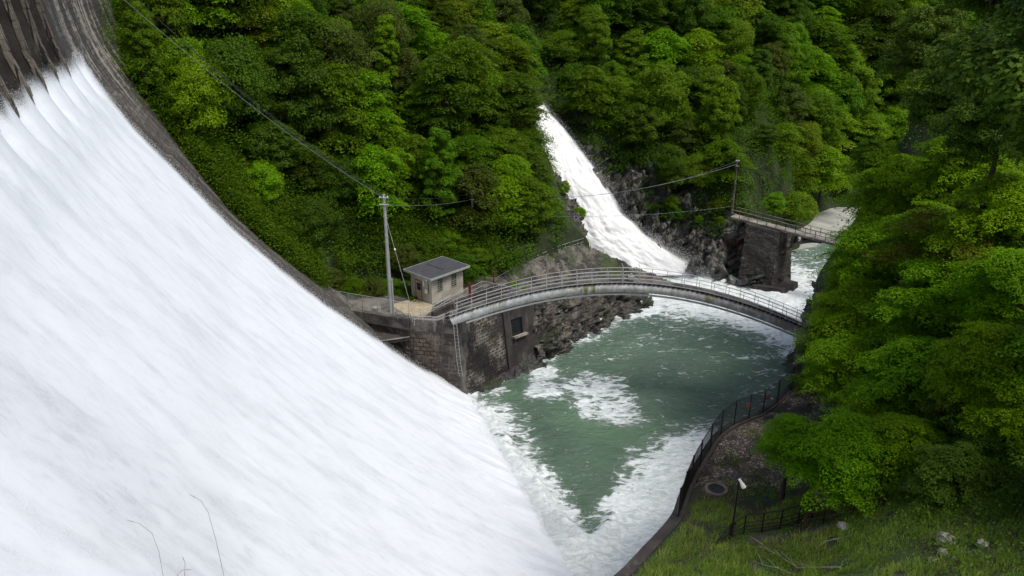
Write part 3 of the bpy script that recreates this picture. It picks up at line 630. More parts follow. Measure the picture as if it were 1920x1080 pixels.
boulder('shore_rock',tuple(atz(1125,598,.9)),.30,MAT['white'],8,'small round white object lying on the dark shore rocks below the pipe bridge','debris')
# concrete apron up river and the road beyond
ap=[(1483,470),(1492,432),(1489,400),(1590,384),(1640,372),(1660,400),(1600,430),(1550,445),(1530,462)]
P3=[atz(x,y,.35) for x,y in ap]; mb=MB(); mb.prism([(p[0],p[1],-1.5) for p in P3],P3); tag(mb.build('riverside_apron',MAT['apron']),kind='structure')
# ---------------- terrace, hut and walls on the far bank ----------------
C0=np.array([-5.4,68.0,8.0]); B0=np.array([-4.7,67.6,-1.0]); C1_=np.array([2.2,77.5,6.2]); B1=np.array([3.1,76.7,-1.0])
def Wp(u,v,o=0): 
    p=(B0*(1-u)+B1*u)*(1-v)+(C0*(1-u)+C1_*u)*v; return p+np.array([.75,-.66,.1])*o
wall=empty('retaining_wall',(-5,68,0),'dark masonry retaining wall with pale efflorescence and a square outlet under the pipe bridge','retaining wall')
o=patch('masonry_face',MAT['wallm'],[Wp(0,0),Wp(1,0)],[Wp(0,1),Wp(1,1)],120,90,lambda P: facet(P*np.array([1,1,1.6]),.6,301,0)*.10,wall,nrm=(1,-1,0),smooth=False)
mb=MB()
def wpr(mb,u0,u1,v0,v1,o0=-.05,o1=.22): mb.prism([Wp(u0,v0,o0),Wp(u1,v0,o0),Wp(u1,v1,o0),Wp(u0,v1,o0)],[Wp(u0,v0,o1),Wp(u1,v0,o1),Wp(u1,v1,o1),Wp(u0,v1,o1)])
wpr(mb,.57,.655,0,1.0); wpr(mb,.80,1.0,0,1.0); wpr(mb,.655,.80,0,.60); wpr(mb,.655,.80,.84,1.0); mb.build('concrete_panel',MAT['conc_dark'],wall,bevel=.02)
mb=MB(); wpr(mb,.652,.83,.585,.61,.20,.62); mb.build('outlet_sill',MAT['conc_light'],wall)
mb=MB(); wpr(mb,.655,.80,.61,.84,-.03,.05); mb.build('outlet_dark_plate',MAT['glass'],wall)  # dark plate in window-glass colour, painting the shade inside the opening
mb=MB(); mb.prism([Wp(0,.0,-.1),Wp(.05,.0,-.1),Wp(.24,1,-.1),Wp(.0,1,-.1)],[Wp(0,0,.3),Wp(.045,0,.3),Wp(.03,1,.30),Wp(.0,1,.30)]).build('corner_buttress',MAT['conc'],wall)
patch('side_face',MAT['sidem'],[(-18,71.4,3),(-9.6,68.2,-1),B0],[(-18,71.9,7.9),(-9.6,68.75,7.9),C0],140,70,lambda P: facet(P*np.array([1,1,1.6]),.7,311,0)*.12,wall,nrm=(-.3,-1,0),smooth=False)
mb=MB(); mb.prism([(-9.7,68.60,6.9),(-5.3,67.8,6.9),(-5.2,68.6,6.9),(-9.7,69.4,6.9)],[(-9.7,68.60,8.06),(-5.38,67.85,8.06),(-5.4,68.6,8.06),(-9.7,69.4,8.06)]).build('coping',MAT['conc'],wall,bevel=.04)
mb=MB(); mb.prism([(-18,71.6,7.0),(-9.75,68.5,7.0),(-9.7,69.0,7.0),(-18,72.1,7.0)],[(-18,71.6,8.12),(-9.75,68.5,8.12),(-9.7,69.0,8.12),(-18,72.1,8.12)]).build('coping',MAT['conc'],wall,bevel=.04)
mb=MB(); mb.prism([(-9.7,68.6,5.9),(-9.9,69.3,5.9),(-18,71.5,5.9),(-18,66,5.9),(-13.8,67.2,5.9)],[(-9.7,68.6,6.25),(-9.9,69.3,6.25),(-18,71.5,6.25),(-18,66,6.25),(-13.8,67.2,6.25)]).build('lower_slab',MAT['conc_dark'],wall)
mb=MB(); mb.tube([(-9.75,68.55,6.28),(-13.8,67.15,6.28)],.07,6).build('slab_kerb',MAT['conc_light'],wall)
finish(wall)
mb=MB(); T1=[(-18,71.95,7.4),(-9.7,68.9,7.4),(-5.3,68.2,7.4),(.5,75.8,7.4),(-1,80,7.4),(-7,80,7.4),(-18,79,7.4)]
mb.prism(T1,[(x,y,z+.56) for x,y,z in T1]); tag(mb.build('terrace_paving',MAT['conc']),kind='structure')
mb=MB(); mb.prism([(-9.6,69.2,7.97),(-8.3,69.4,7.97),(-7.6,72.2,7.97),(-9.9,74,7.97),(-12,72.3,7.97)],[(-9.6,69.2,7.99),(-8.3,69.4,7.99),(-7.6,72.2,7.99),(-9.9,74,7.99),(-12,72.3,7.99)]); tag(mb.build('sandy_path',plain('sand',(.33,.28,.18),.95,0,.3,2,.2)),kind='structure')
# dark stepped trench behind the left end of the bridge
cul=empty('culvert_wall',(-3,72,8),'low dark weathered concrete culvert walls between the hut and the pipe bridge','culvert wall')
for (a_,b_,h_,w_) in [((-7.6,69.4),(-1.6,76.8),.55,.35),((-6.2,68.9),(-.2,75.9),.75,.35),((-5.2,71.6),(-4.2,70.7),.6,.3),((-3.6,73.6),(-2.6,72.7),.7,.3)]:
    a_=np.array(a_);b_=np.array(b_);d_=(b_-a_)/np.linalg.norm(b_-a_);n_=np.array([-d_[1],d_[0]])*w_/2; l=[(*(a_-n_),7.9),(*(b_-n_),7.9),(*(b_+n_),7.9),(*(a_+n_),7.9)]
    MB().prism(l,[(x,y,7.96+h_) for x,y,z in l]).build('wall',MAT['conc_dark'],cul,bevel=.03)
finish(cul)
# hut
HA=math.atan2(.73,.683); hut=empty('pump_house',(-7.9,72.5,7.96),'small flat-roofed concrete hut with two lattice windows on the terrace by the pole','hut',rz=HA)
HL,HWd,HH=4.25,3.1,2.72     # local x along the window wall, local y towards the back-left
mb=MB(); mb.prism([(0,0,0),(HL,0,0),(HL,HWd,0),(0,HWd,0)],[(0,0,HH),(HL,0,HH+.05),(HL,HWd,HH+.05),(0,HWd,HH)]).build('wall',concrete('hut_render',(.44,.43,.36),(.30,.28,.23),(.52,.50,.43),.3),hut)
rf=MB().box((HL/2,HWd/2,HH+.16),(HL+1.0,HWd+1.0,.10)).build('roof',MAT['roof'],hut)
mb=MB(); 
for c,d in (((HL/2,-.5,HH+.12),(HL+1.06,.05,.22)),((HL/2,HWd+.5,HH+.12),(HL+1.06,.05,.22)),((-.5,HWd/2,HH+.12),(.05,HWd+.95,.22)),((HL+.5,HWd/2,HH+.12),(.05,HWd+.95,.22))): mb.box(c,d)
mb.build('fascia',MAT['fascia'],rf); MB().box((HL*.5,HWd*.55,HH+.235),(.07,HWd*.8,.05)).build('seam',MAT['bark'],rf)
for u in (.26,.70):
    w=MB().box((HL*u+.0,-.012,1.75),(.62,.03,1.28)).build('window',MAT['glass'],hut); g=MB()
    for i in range(4): g.box((HL*u-.31+i*.2067,-.045,1.75),(.045,.035,1.30))
    for i in range(7): g.box((HL*u,-.045,1.11+i*.2133),(.64,.030,.045))
    g.build('lattice',MAT['grille'],w)
d=MB().box((-.02,HWd*.62,1.0),(.05,.85,2.0)).build('door',MAT['door'],hut); MB().box((-.06,HWd*.60,1.42),(.03,.58,.75)).build('pane',MAT['glass'],d)
fr=MB(); fr.box((-.03,HWd*.62-.45,1.0),(.07,.05,2.05)); fr.box((-.03,HWd*.62+.45,1.0),(.07,.05,2.05)); fr.box((-.03,HWd*.62,2.04),(.07,.95,.05)); fr.build('frame',MAT['rail_rust'],d); MB().box((-.07,HWd*.62-.32,1.0),(.05,.05,.12)).build('handle',MAT['galv'],d)
MB().box((-.08,.72,1.2),(.14,.34,.42)).build('meter_box',MAT['white'],hut,bevel=.02)
MB().tube([(-.06,.45,.95),(-.06,.42,2.35),(-.06,.6,2.45)],.03,6).build('conduit',MAT['wire'],hut); MB().tube([(-.1,.6,2.38),(-.1,.6,2.52)],[.10,.11],10).build('wall_lamp',MAT['white'],hut)
MB().box((-.09,1.02,2.0),(.10,.13,.6)).build('lamp_tube',MAT['white'],hut)
# ---- rails and fences ----
def rail(name,label,cat,pts,h=1.0,levels=(1,.5),sp=1.6,r=.03,mat='galv',pr=None,group=None,posts=True,n=6,pm=None,hs=None):
    """pts: ground points; upright posts parts, rails one part"""
    root=empty(name,tuple(pts[0]),label,cat,group); P=np.array(pts,float); mb=MB()
    for l in levels: mb.tube([p+np.array([0,0,h*l*(hs[i] if hs else 1)]) for i,p in enumerate(P)],r if l==max(levels) else r*.8,n)
    mb.build('rails',MAT[mat],root,True)
    if posts:
        d=np.r_[0,np.cumsum(np.linalg.norm(np.diff(P,axis=0),axis=1))]; k=max(1,int(round(d[-1]/sp)))
        for u in np.linspace(0,d[-1],k+1):
            q=np.array([np.interp(u,d,P[:,i]) for i in range(3)]); MB().tube([q-np.array([0,0,.1]),q+np.array([0,0,h*(np.interp(u,d,hs) if hs else 1)])],pr or r,6).build('post',MAT[pm or mat],root)
    return finish(root)
z8=lambda x,y,z=7.98: (lambda p:(p[0],p[1],z))(atz(x,y,z+1.0))
rail('handrail','thin pale handrail in front of the hut along the terrace','handrail',[z8(776,590),z8(835,561),z8(868,545),z8(905,527)],sp=1.3,r=.028)
rail('handrail','short pale handrail beyond the hut, from terrace corner down behind the bridge','handrail',[z8(905,527),z8(965,540),z8(985,545)],sp=1.3,r=.028)
sB2=[(p[0],p[1],p[2]+.0) for p in [aty(922,541,79.2),aty(960,519,83.5),aty(1000,497,87),aty(1050,474,91),aty(1094,460,96.6)]]
rail('handrail','long pale handrail climbing the top of the rubble slope toward the waterfall','handrail',sB2,h=.95,sp=1.8,r=.03)
rail('handrail','short pale handrail stepping down beside the foot of the waterfall','handrail',[aty(1095,462,97),aty(1131,480,97.2)],h=.95,sp=1.0,r=.03)
rail('handrail','steep pale handrail on the mossy rock left of the waterfall','handrail',[aty(1036,424,99),aty(1064,452,97.5)],h=.9,levels=(1,.7),sp=2.5,r=.03)
rail('handrail','lowest bent handrail at the left foot of the pipe bridge','handrail',[(-9.4,68.5,8.0),(-7.0,68.1,8.0),(-6.2,68.2,8.3),(-5.6,68.0,8.7)],h=.55,levels=(1,.45),sp=1.1,r=.03)
rail('handrail','short stepped handrail between the hut handrail and the bridge foot','handrail',[(-8.7,69.4,7.98),(-7.2,70.2,8.2),(-5.9,71.0,8.8),(-5.6,71.1,8.4)],h=.8,levels=(1,.6),sp=1.5,r=.03)
mbv=MB().tube([(-4.2,73.4,8),(-4.2,73.4,9.9)],.13,8); tag(mbv.build('valve_post',MAT['red']),'dark red post standing against the window wall of the hut','post')
tag(MB().tube([(-1.9,77.6,7.9),(-1.9,77.6,9.5)],.08,8).build('marker_post',MAT['rail_rust']),'rusty brown post where the two pale handrails meet beyond the hut','post')
mesh=empty('wire_fence',(-16.7,71.4,8.1),'see-through chain-link fence on the terrace edge beside the utility pole','fence')
fa=np.array([-17.5,71.95,8.12]); fb=np.array([-9.7,68.78,8.12]); Lf_=np.linalg.norm(fb-fa); dd=(fb-fa)/Lf_; hgt=1.55; mb=MB()
for i in range(-int(hgt/.22),int(Lf_/.22)):
    for sg in (1,-1):
        a0=i*.22; pts=[]
        for (u,v) in ((a0,0 if sg>0 else hgt),(a0+hgt,hgt if sg>0 else 0)): pts.append((u,v))
        (u0_,v0_),(u1_,v1_)=pts; 
        if u1_<=0 or u0_>=Lf_: continue
        c0=max(0,-u0_)/hgt; c1=min(1,(Lf_-u0_)/hgt); q=[(u0_+c*hgt,v0_+(v1_-v0_)*c) for c in (c0,c1)]
        mb.tube([fa+dd*q[0][0]+np.array([0,0,q[0][1]]),fa+dd*q[1][0]+np.array([0,0,q[1][1]])],  .0045,3,False)
mb.build('wire_mesh',MAT['galv'],mesh)
MB().tube([fa+[0,0,hgt],fb+[0,0,hgt]],.028,6).build('top_rail',MAT['galv'],mesh)
for i in range(6): q=fa+dd*Lf_*i/5; MB().tube([q,q+[0,0,hgt+.03]],.035,6).build('post',MAT['galv'],mesh)
for i,z in enumerate((0,.5,1.0,hgt)): MB().tube([fb+[0,0,z],fb+np.array([.55,.9,z])],.02,5).build('side_bar',MAT['galv'],mesh)
finish(mesh)
for i,(px_,py_) in enumerate(((707,583),(750,590),(764,592))):
    p=atz(px_,py_,8); tag(MB().tube([(p[0],p[1],7.97),(p[0],p[1],8.0+(.42,.15,.15)[i])],[(.42,.3,.3)[i]]*2,12).build('drain_cover',MAT['conc_light']),('pale squat round drain pot behind the chain-link fence','flat pale drain cover on the sandy path','flat pale drain cover next to the fence end post')[i],'drain cover')
# ---- poles and wires ----
def pole(b,t,r,label,extras=1,mat='pole'):
    root=empty('utility_pole',tuple(b),label,'utility pole'); MB().tube([b-np.array([0,0,.5]),b*.5+t*.5,t],[r*1.25,r*1.05,r*.8],12).build('shaft',MAT[mat],root,True)
    if extras:
        for dz in (-.25,-.9): MB().box(t+np.array([0,-.2,dz]),(.9 if extras>1 else .5,.08,.08)).build('crossarm',MAT['galv'],root)
        for dx in (-.35,0,.35): MB().tube([t+np.array([dx*(1 if extras>1 else .6),-.2,-.22]),t+np.array([dx*(1 if extras>1 else .6),-.2,-.08])],[.05,.03],8).build('insulator',MAT['white'],root)
    if extras>1: MB().tube([b+np.array([.28,-.1,0]),b+np.array([.27,-.1,3.6])],.07,8).build('cable_guard',MAT['galv'],root)
    return finish(root)
p1b=np.array([-11.7,70.6,7.9]); p1t=np.array([-11.7,70.6,19.7]); pole(p1b,p1t,.17,'tall concrete utility pole on the terrace left of the hut',2)
p2t=aty(885,358,86); p2b=np.array([p2t[0],86,9.2]); pole(p2b,p2t,.13,'slim utility pole half hidden among trees on the slope behind the hut')
p3t=aty(1383,298,104); p3b=np.array([p3t[0],104,7.8]); pole(p3b,p3t,.13,'thin dark utility pole on the cliff at the end of the small bridge',1,'conc')
def wire(a,b,sag,label,mat='wire',r=.022,grp=None):
    a=np.array(a);b=np.array(b); t=np.linspace(0,1,25)[:,None]; P=a*(1-t)+b*t; P[:,2]-=4*sag*(t*(1-t))[:,0]
    tag(MB().tube(list(P),r,4).build('power_line',MAT[mat]),label,'cable',grp)
G='overhead cables strung between the poles'
wire(att(150,-75,57),p1t+[0,-.2,-.3],1.0,'pale lower cable from the dam to the tall pole','wire_pale',.017,G)
wire(att(155,-100,58),p1t+[-.2,-.2,-.1],1.2,'dark upper cable from the dam to the tall pole','wire',.014,G)
wire(att(165,-88,58),p1t+[.2,-.2,-.1],1.15,'dark middle cable from the dam to the tall pole','wire',.014,G)
wire(p1t+[0,-.2,-.9],p2t+[0,-.2,-.9],.35,'pale lower cable between the tall pole and the slim pole','wire_pale',.016,G)
wire(p1t+[0,-.2,-.2],p2t+[0,-.2,-.25],.35,'dark upper cable between the tall pole and the slim pole','wire',.013,G)
wire(p2t+[0,-.2,-.9],p3t+[0,-.2,-.6],1.6,'pale upper cable crossing the waterfall to the cliff pole','wire_pale',.017,G)
wire(p2t+[0,-.2,-.25],p3t+[0,-.2,-.2],2.1,'dark thin cable crossing the waterfall just above the pale one','wire',.014,G)
wire(p2t+[0,-.2,-2.4],p3t+[0,-.2,-6.4],.9,'lowest cable crossing the white water to the foot of the cliff pole','wire_pale',.014,G)
gw=empty('guy_wire',(-9.7,68.9,8),'slanting guy wire with white insulator from the tall pole to the fence end','guy wire')
ga=p1t-[0,0,2.0]; gb=np.array([-9.35,69.3,8.1]); MB().tube([ga,gb],.022,5).build('strand',MAT['galv'],gw); q=ga*.68+gb*.32; MB().tube([q,q+(gb-ga)*.018],.08,8).build('insulator',MAT['white'],gw); finish(gw)
# ---------------- pipe bridge ----------------
BX=[-5.4,-1.7,2.0,6.8,11.2,15.6,19.1,23.2,26.9,29]; BZ=[8.6,10.0,10.95,11.7,11.85,11.35,10.5,9.05,7.5,6.5]
pb_=np.polyfit(BX,BZ,4); bz_=lambda x: float(np.polyval(pb_,x)); BY=67.5
br=empty('pipe_bridge',(11,BY,0),'arched grey pipe footbridge spanning the green pool with thin metal railings','bridge')
xs=np.linspace(-5.6,28.2,120)
def off(x,nrm_,z=0,y=0):
    dz=(bz_(x+.05)-bz_(x-.05))/.1; l=math.hypot(1,dz); return np.array([x-dz/l*nrm_,BY+y,bz_(x)+nrm_/l+z])
def steelmat():
    m,n,b=M('bridge_pipe'); v=objc(n); st=noise(n,objc(n,(1.3,1,.6)),1.6,7,.7)
    c=ramp(n,st,[(.34,(.26,.26,.25)),(.5,(.42,.42,.41)),(.66,(.55,.55,.54))])
    c=mix(n,math_(n,'MULTIPLY',smooth(n,noise(n,v,.35,4),.46,.62),smooth(n,noise(n,objc(n,(2.5,1,.6)),1,5),.42,.6)),c,(.17,.18,.07))
    g=n.nodes.new('ShaderNodeNewGeometry'); s=n.nodes.new('ShaderNodeSeparateXYZ'); n.links.new(g.outputs['Position'],s.inputs[0])
    w=smooth(n,math_(n,'ADD',s.outputs[0],math_(n,'MULTIPLY',noise(n,v,.8,5),8)),18,30)
    c=mix(n,math_(n,'MULTIPLY',w,smooth(n,noise(n,objc(n,(1.6,1,.5)),1.3,6,.7),.36,.56)),c,(.20,.185,.18))
    n.links.new(c,b.inputs['Base Color']); b.inputs['Roughness'].default_value=.55; b.inputs['Metallic'].default_value=.15; bump(n,b,st,.2,.03); return m
MAT['bpipe']=steelmat()
pp=MB().tube([off(x,0) for x in xs],.53,24).build('pipe',MAT['bpipe'],br,True)
for x in (-3.2,1.6,6.6,11.4,16.2,21,25.6): MB().tube([off(x-.05,0),off(x+.05,0)],.575,24).build('joint_ring',MAT['bpipe'],pp,True)
MB().tube([off(x,-.66,0,-.22) for x in xs[4:]],.10,8).build('lower_pipe',MAT['galv'],br,True)
for x in np.arange(-4,28,2.4): MB().tube([off(x,-.45,0,-.2),off(x,-.70,0,-.22)],.03,5).build('hanger',MAT['galv'],br)
pass
for sy in (-.46,.46):
    k_=MB(); 
    for i in range(len(xs)-1):
        a0,a1=xs[i],xs[i+1]; q=[off(a0,.58,0,sy-.05),off(a1,.58,0,sy-.05),off(a1,.58,0,sy+.05),off(a0,.58,0,sy+.05)]; k_.prism(q,[p+np.array([0,0,.06]) for p in q])
    k_.build('edge_beam',MAT['galv'],br)
dk=MB()
for i in range(len(xs)-1):
    a0,a1=xs[i],xs[i+1]; q=[off(a0,.55,0,-.40),off(a1,.55,0,-.40),off(a1,.55,0,.40),off(a0,.55,0,.40)]; dk.prism(q,[p+np.array([0,0,.04]) for p in q])
dk.build('deck',MAT['conc'],br)
br_=MB()
for x in np.arange(-5.2,28,.44): MB().box(off(x,.50,0,-.44),(.2,.16,.13)).build('bracket',MAT['rail_dark'],br)
for sy in (-.5,.5):
    rr=MB()
    for l in (.38,.70,1.05): rr.tube([off(x,.60,l,sy) for x in xs[2:]],.025 if l>1 else .019,6)
    rr=rr.build('railing',MAT['galv'],br,True)
    for x in np.arange(-4.9,28,1.36): MB().tube([off(x,.52,0,sy),off(x,.52,1.10,sy)],.024,6).build('post',MAT['galv'],rr)
gx_=10.0; gt=MB()
for sy in (-.55,):
    gt.tube([off(gx_,.55,0,sy),off(gx_,.55,1.5,sy),off(gx_+1.5,.55,1.5,sy),off(gx_+1.5,.55,0,sy)],.035,6)
    gt.tube([off(gx_,.55,1.5,sy),off(gx_,.55,1.5,.5)],.035,6); gt.tube([off(gx_+1.5,.55,1.5,sy),off(gx_+1.5,.55,1.5,.5)],.035,6)
gt.build('access_frame',MAT['galv'],br); MB().box(off(10.8,.9,0,-.1),(.55,.4,.3)).tube([off(10.8,.9,.1),off(10.8,.9,.4)],.1,8).build('air_valve',MAT['galv'],br)
MB().box((29.0,67.6,5.6),(2.2,2.2,2.4)).build('bearing_block',MAT['conc_dark'],br,bevel=.05)
finish(br)
ld=empty('ladder',(-5.2,67.3,0),'hooped steel ladder running down the wall corner from the bridge end','ladder')
for dx in (0,.32):
    x0=-5.55+dx; MB().tube([(x0,67.75,8.2),(x0-.02,67.75,9.0),(x0+.02,67.5,9.35),(x0+.06,67.25,9.25),(x0+.08,67.15,8.9),(x0+.35,67.05,4.6),(x0+.55,66.95,2.9)],.022,6).build('stile',MAT['galv'],ld,True)
rg=MB()
for i in range(16):
    z=8.6-i*.36; f=(8.9-z)/6; rg.tube([(-5.45+f*.45,67.12-f*.2,z),(-5.13+f*.45,67.12-f*.2,z)],.010,5)
rg.build('rung',MAT['galv'],ld); finish(ld)
# ---------------- small arched bridge up river ----------------
fb_=empty('arched_footbridge',(34,98,0),'small dark concrete arched footbridge crossing the river beyond the cliff','bridge')
a_=np.array([29.6,102.4]); b_=np.array([43.5,89.0]); dv=(b_-a_)/np.linalg.norm(b_-a_); nn2=np.array([dv[1],-dv[0]]); nn2=nn2 if nn2[1]<0 else -nn2; Lb=np.linalg.norm(b_-a_)
def fp(u,o,z): q=a_+dv*u+nn2*o; return np.array([q[0],q[1],z])
dz_=lambda u: 8.15-.035*u
def fpr(mb,u0,u1,z0,z1,z2,z3,o0=-.8,o1=.8): mb.prism([fp(u0,o0,z0),fp(u1,o0,z1),fp(u1,o1,z1),fp(u0,o1,z0)],[fp(u0,o0,z2),fp(u1,o0,z3),fp(u1,o1,z3),fp(u0,o1,z2)])
mb=MB(); fpr(mb,0,Lb,dz_(0)-.28,dz_(Lb)-.28,dz_(0),dz_(Lb)); mb.build('deck',MAT['conc_light'],fb_,bevel=.03)
mb=MB(); A0=7.0; n=14
za=lambda f: 4.2+3.3*math.sin(min(f,1)*math.pi/2)**.8
for i in range(n):
    f0,f1=i/n,(i+1)/n; fpr(mb,A0+f0*5.5,A0+f1*5.5,za(f0)-.3,za(f1)-.3,za(f0)+.12,za(f1)+.12,-.6,.6)
mb.build('arch',MAT['conc'],fb_)
for u in (A0+.1,A0+1.6,A0+2.9): mb=MB(); fpr(mb,u,u+.4,za((u-A0)/5.5),za((u-A0)/5.5),dz_(u)-.27,dz_(u)-.27,-.55,.55); mb.build('spandrel_post',MAT['conc'],fb_)
for o_ in (-.75,.75):
    mb=MB()
    for l in (.95,.5): mb.tube([fp(0,o_,dz_(0)+l),fp(Lb,o_,dz_(Lb)+l)],.035,5)
    r1=mb.build('railing',MAT['conc_light'],fb_)
    for u in np.arange(0,Lb,1.3): MB().tube([fp(u,o_,dz_(u)-.1),fp(u,o_,dz_(u)+.98)],.045,5).build('post',MAT['conc'],r1)
mb=MB()
for u in np.arange(8.0,Lb,.16): mb.tube([fp(u,.75,dz_(u)),fp(u,.75,dz_(u)+.92)],.014,4)
mb.build('balusters',MAT['galv'],fb_); finish(fb_)
ab=empty('bridge_abutment',(33,100,0),'dark stone masonry abutment carrying the left end of the small arched bridge','abutment')
q0=atz(1368,440,6.5); f0=[fp(2.6,1.1,7.4),fp(7.2,1.0,7.2),fp(7.6,-1.6,7.2),fp(.5,-1.6,7.4)]
g0=[fp(3.0,2.6,-1),fp(7.6,2.2,-1),fp(8.6,-1.6,-1),fp(.5,-1.6,-1)]
patch('front_face',MAT['abut'],[g0[0],g0[1]],[f0[0],f0[1]],110,90,lambda P: facet(P*np.array([1,1,1.5]),.8,401,.1)*.22,ab,nrm=(nn2[0],nn2[1],0),smooth=False)
patch('side_face',MAT['abut'],[g0[1],g0[2]],[f0[1],f0[2]],50,90,lambda P: facet(P*np.array([1,1,1.5]),.8,402,.1)*.18,ab,nrm=(dv[0],dv[1],0),smooth=False)
MB().prism(f0,[p+np.array([0,0,.4]) for p in f0]).build('cap',MAT['conc'],ab)
MB().prism([fp(5.2,3.4,-1),fp(9.4,2.6,-1),fp(9.6,-1.8,-1),fp(5.2,-1.8,-1)],[fp(5.4,3.2,.55),fp(9.2,2.4,.7),fp(9.4,-1.6,.7),fp(5.4,-1.6,.55)]).build('plinth',MAT['conc_dark'],ab,bevel=.05)
finish(ab)
# ---------------- near bank: wall, fence, well, lamp, railings ----------------
def gpx(x,y,fn=bank_z,t0=8):
    d=ray(x,y)
    for t in np.arange(t0,200,.1):
        q=np.array([0,0,CAMH])+d*t
        if q[2]<float(fn(np.array([q[0]]),np.array([q[1]]))[0]): return q
    return q
EC=[(Ex[i],Ey[i]) for i in range(0,len(Ex),2) if 19<Ey[i]<54 and Ex[i]>.3]
qw=empty('quay_wall',(9,34.9,0),'curved dark concrete bank wall dropping from the near terrace into the white water','retaining wall')
def strip(mb,o0,o1,zlo,zhi):
    for i in range(len(EC)-1):
        (x0,y0),(x1,y1)=EC[i],EC[i+1]; g0_=float(bank_z(np.array([x0]),np.array([y0]))[0]); g1_=float(bank_z(np.array([x1]),np.array([y1]))[0])
        za_,zb_=g0_+zhi,g1_+zhi; lo0=zlo if zlo<0 else g0_-.3; lo1=zlo if zlo<0 else g1_-.3
        mb.prism([(x0+o0,y0-o0*.3,lo0),(x1+o0,y1-o0*.3,lo1),(x1+o1,y1-o1*.3,lo1),(x0+o1,y0-o1*.3,lo0)],[(x0+o0,y0-o0*.3,za_),(x1+o0,y1-o0*.3,zb_),(x1+o1,y1-o1*.3,zb_),(x0+o1,y0-o1*.3,za_)])
mb=MB(); strip(mb,-.35,.02,-1,.10); mb.build('facing',MAT['conc_dark'],qw); mb=MB(); strip(mb,-.42,.18,1,.14); mb.build('coping',MAT['conc_dark'],qw); finish(qw)
fp_=[(x-.05,y) for x,y in EC if y>34.9]; FG=np.array([(x,y,float(bank_z(np.array([x]),np.array([y]))[0])+.14) for x,y in fp_])
fd=np.r_[0,np.cumsum(np.linalg.norm(np.diff(FG,axis=0),axis=1))]; at_f=lambda u: np.array([np.interp(u,fd,FG[:,i]) for i in range(3)])
cf=empty('metal_fence',tuple(FG[0]),'curved black metal bar fence along the top of the near bank wall','fence'); FH=1.75
mb=MB()
for u in np.arange(0,fd[-1],.115): q=at_f(u); mb.tube([q+[0,0,.05],q+[0,0,FH-.05]],.011,3,False)
mb.build('bars',MAT['rail_dark'],cf)
mb=MB()
for l in (.08,FH): mb.tube([at_f(u)+[0,0,l] for u in np.arange(0,fd[-1],.3)],.026,5)
mb.build('rails',MAT['rail_dark'],cf)
for u in np.arange(0,fd[-1],1.85): q=at_f(u); MB().box(q+[0,0,FH/2+.03],(.075,.075,FH+.12)).build('post',MAT['rail_dark'],cf)
for u in (12.3,14.9): q=at_f(u)+[0,-.04,.95]; e=at_f(u+.6)+[0,-.04,.95]; MB().prism([q,e,e+[0,0,.35],q+[0,0,.35]],[q+[.02,-.02,0],e+[.02,-.02,0],e+[.02,-.02,.35],q+[.02,-.02,.35]]).build('notice_plate',MAT['rail_rust'],cf)
finish(cf)
g=gpx(1342,925); wl_=empty('well_ring',(g[0],g[1],g[2]-.05),'round concrete well ring with a dark lid beside the black fence','well')
rg=MB(); N=32
for k in range(N):
    a0,a1=2*math.pi*k/N,2*math.pi*(k+1)/N; f=lambda a,r,z:(r*math.cos(a),r*math.sin(a),z)
    rg.quad(f(a0,.66,0),f(a1,.66,0),f(a1,.64,.38),f(a0,.64,.38)); rg.quad(f(a0,.64,.38),f(a1,.64,.38),f(a1,.47,.40),f(a0,.47,.40)); rg.quad(f(a0,.47,.40),f(a1,.47,.40),f(a1,.47,.2),f(a0,.47,.2))
rg.build('ring',concrete('ring_conc',(.17,.135,.11),(.07,.055,.045),(.3,.26,.22),.3),wl_); MB().tube([(0,0,.2),(0,0,.33)],.468,32).box((-.12,.1,.345),(.16,.04,.03)).build('lid',MAT['rail_dark'],wl_)
g=gpx(1371,1010); lp=empty('lamp_post',(g[0],g[1],g[2]-.1),'black lamp post with one white floodlight head beside the near railing','lamp post')
MB().tube([(0,0,0),(0,0,1.2),(0,0,3.7)],[.065,.055,.045],10).build('pole',MAT['rail_dark'],lp,True); MB().box((.02,-.09,1.15),(.14,.1,.2)).build('junction_box',MAT['rail_dark'],lp,bevel=.01)
MB().tube([(.02,0,3.78),(.10,-.03,3.66)],[.06,.075],12).tube([(.10,-.03,3.66),(.28,-.1,3.36)],[.07,.125],14).build('floodlight',MAT['white'],lp,True)
def gl(l,dz=0): return [tuple(gpx(x,y)+np.array([0,0,dz])) for x,y in l]
rl=gl([(1342,1022),(1368,1012),(1396,1003),(1430,999),(1466,994),(1497,985),(1522,972)]); 
rail('footpath_railing','dark rust-tinged railing curving along the path behind the lamp post','railing',rl,h=1.28,hs=[.1,.8,1,1,1,1,1],levels=(1,.62,.42,.27,.13),sp=.95,r=.034,mat='rail_dark',pr=.045)
rl=gl([(1500,1003),(1512,986),(1560,978),(1610,968),(1655,955)]); rail('footpath_railing','lower dark railing running to the right under the maple shade','railing',rl,h=.8,levels=(1,.5),sp=1.5,r=.03,mat='rail_rust',pr=.035,pm='rail_dark')
g=gpx(1552,952); tag(MB().box((g[0],g[1]+.3,g[2]+.6),(1.1,.3,1.5),rz=-.3).build('concrete_slab',MAT['conc_light'] if 0 else MAT['conc']),'upright grey concrete slab standing in the shade behind the path railing','concrete slab')
g=gpx(1514,762); tag(MB().tube([g-[0,0,.2],g+np.array([.05,0,1.7])],.05,6).build('marker_post',MAT['rail_rust']),'leaning rusty red post at the far end of the black fence','post')
MAT['path']=soilmat('path_earth',(.04,.032,.027),(.055,.05,.045),(.03,.028,.02),2)
pth=gl([(1395,1008),(1440,1003),(1480,997),(1530,985),(1600,985),(1660,968)],.03); mb=MB()
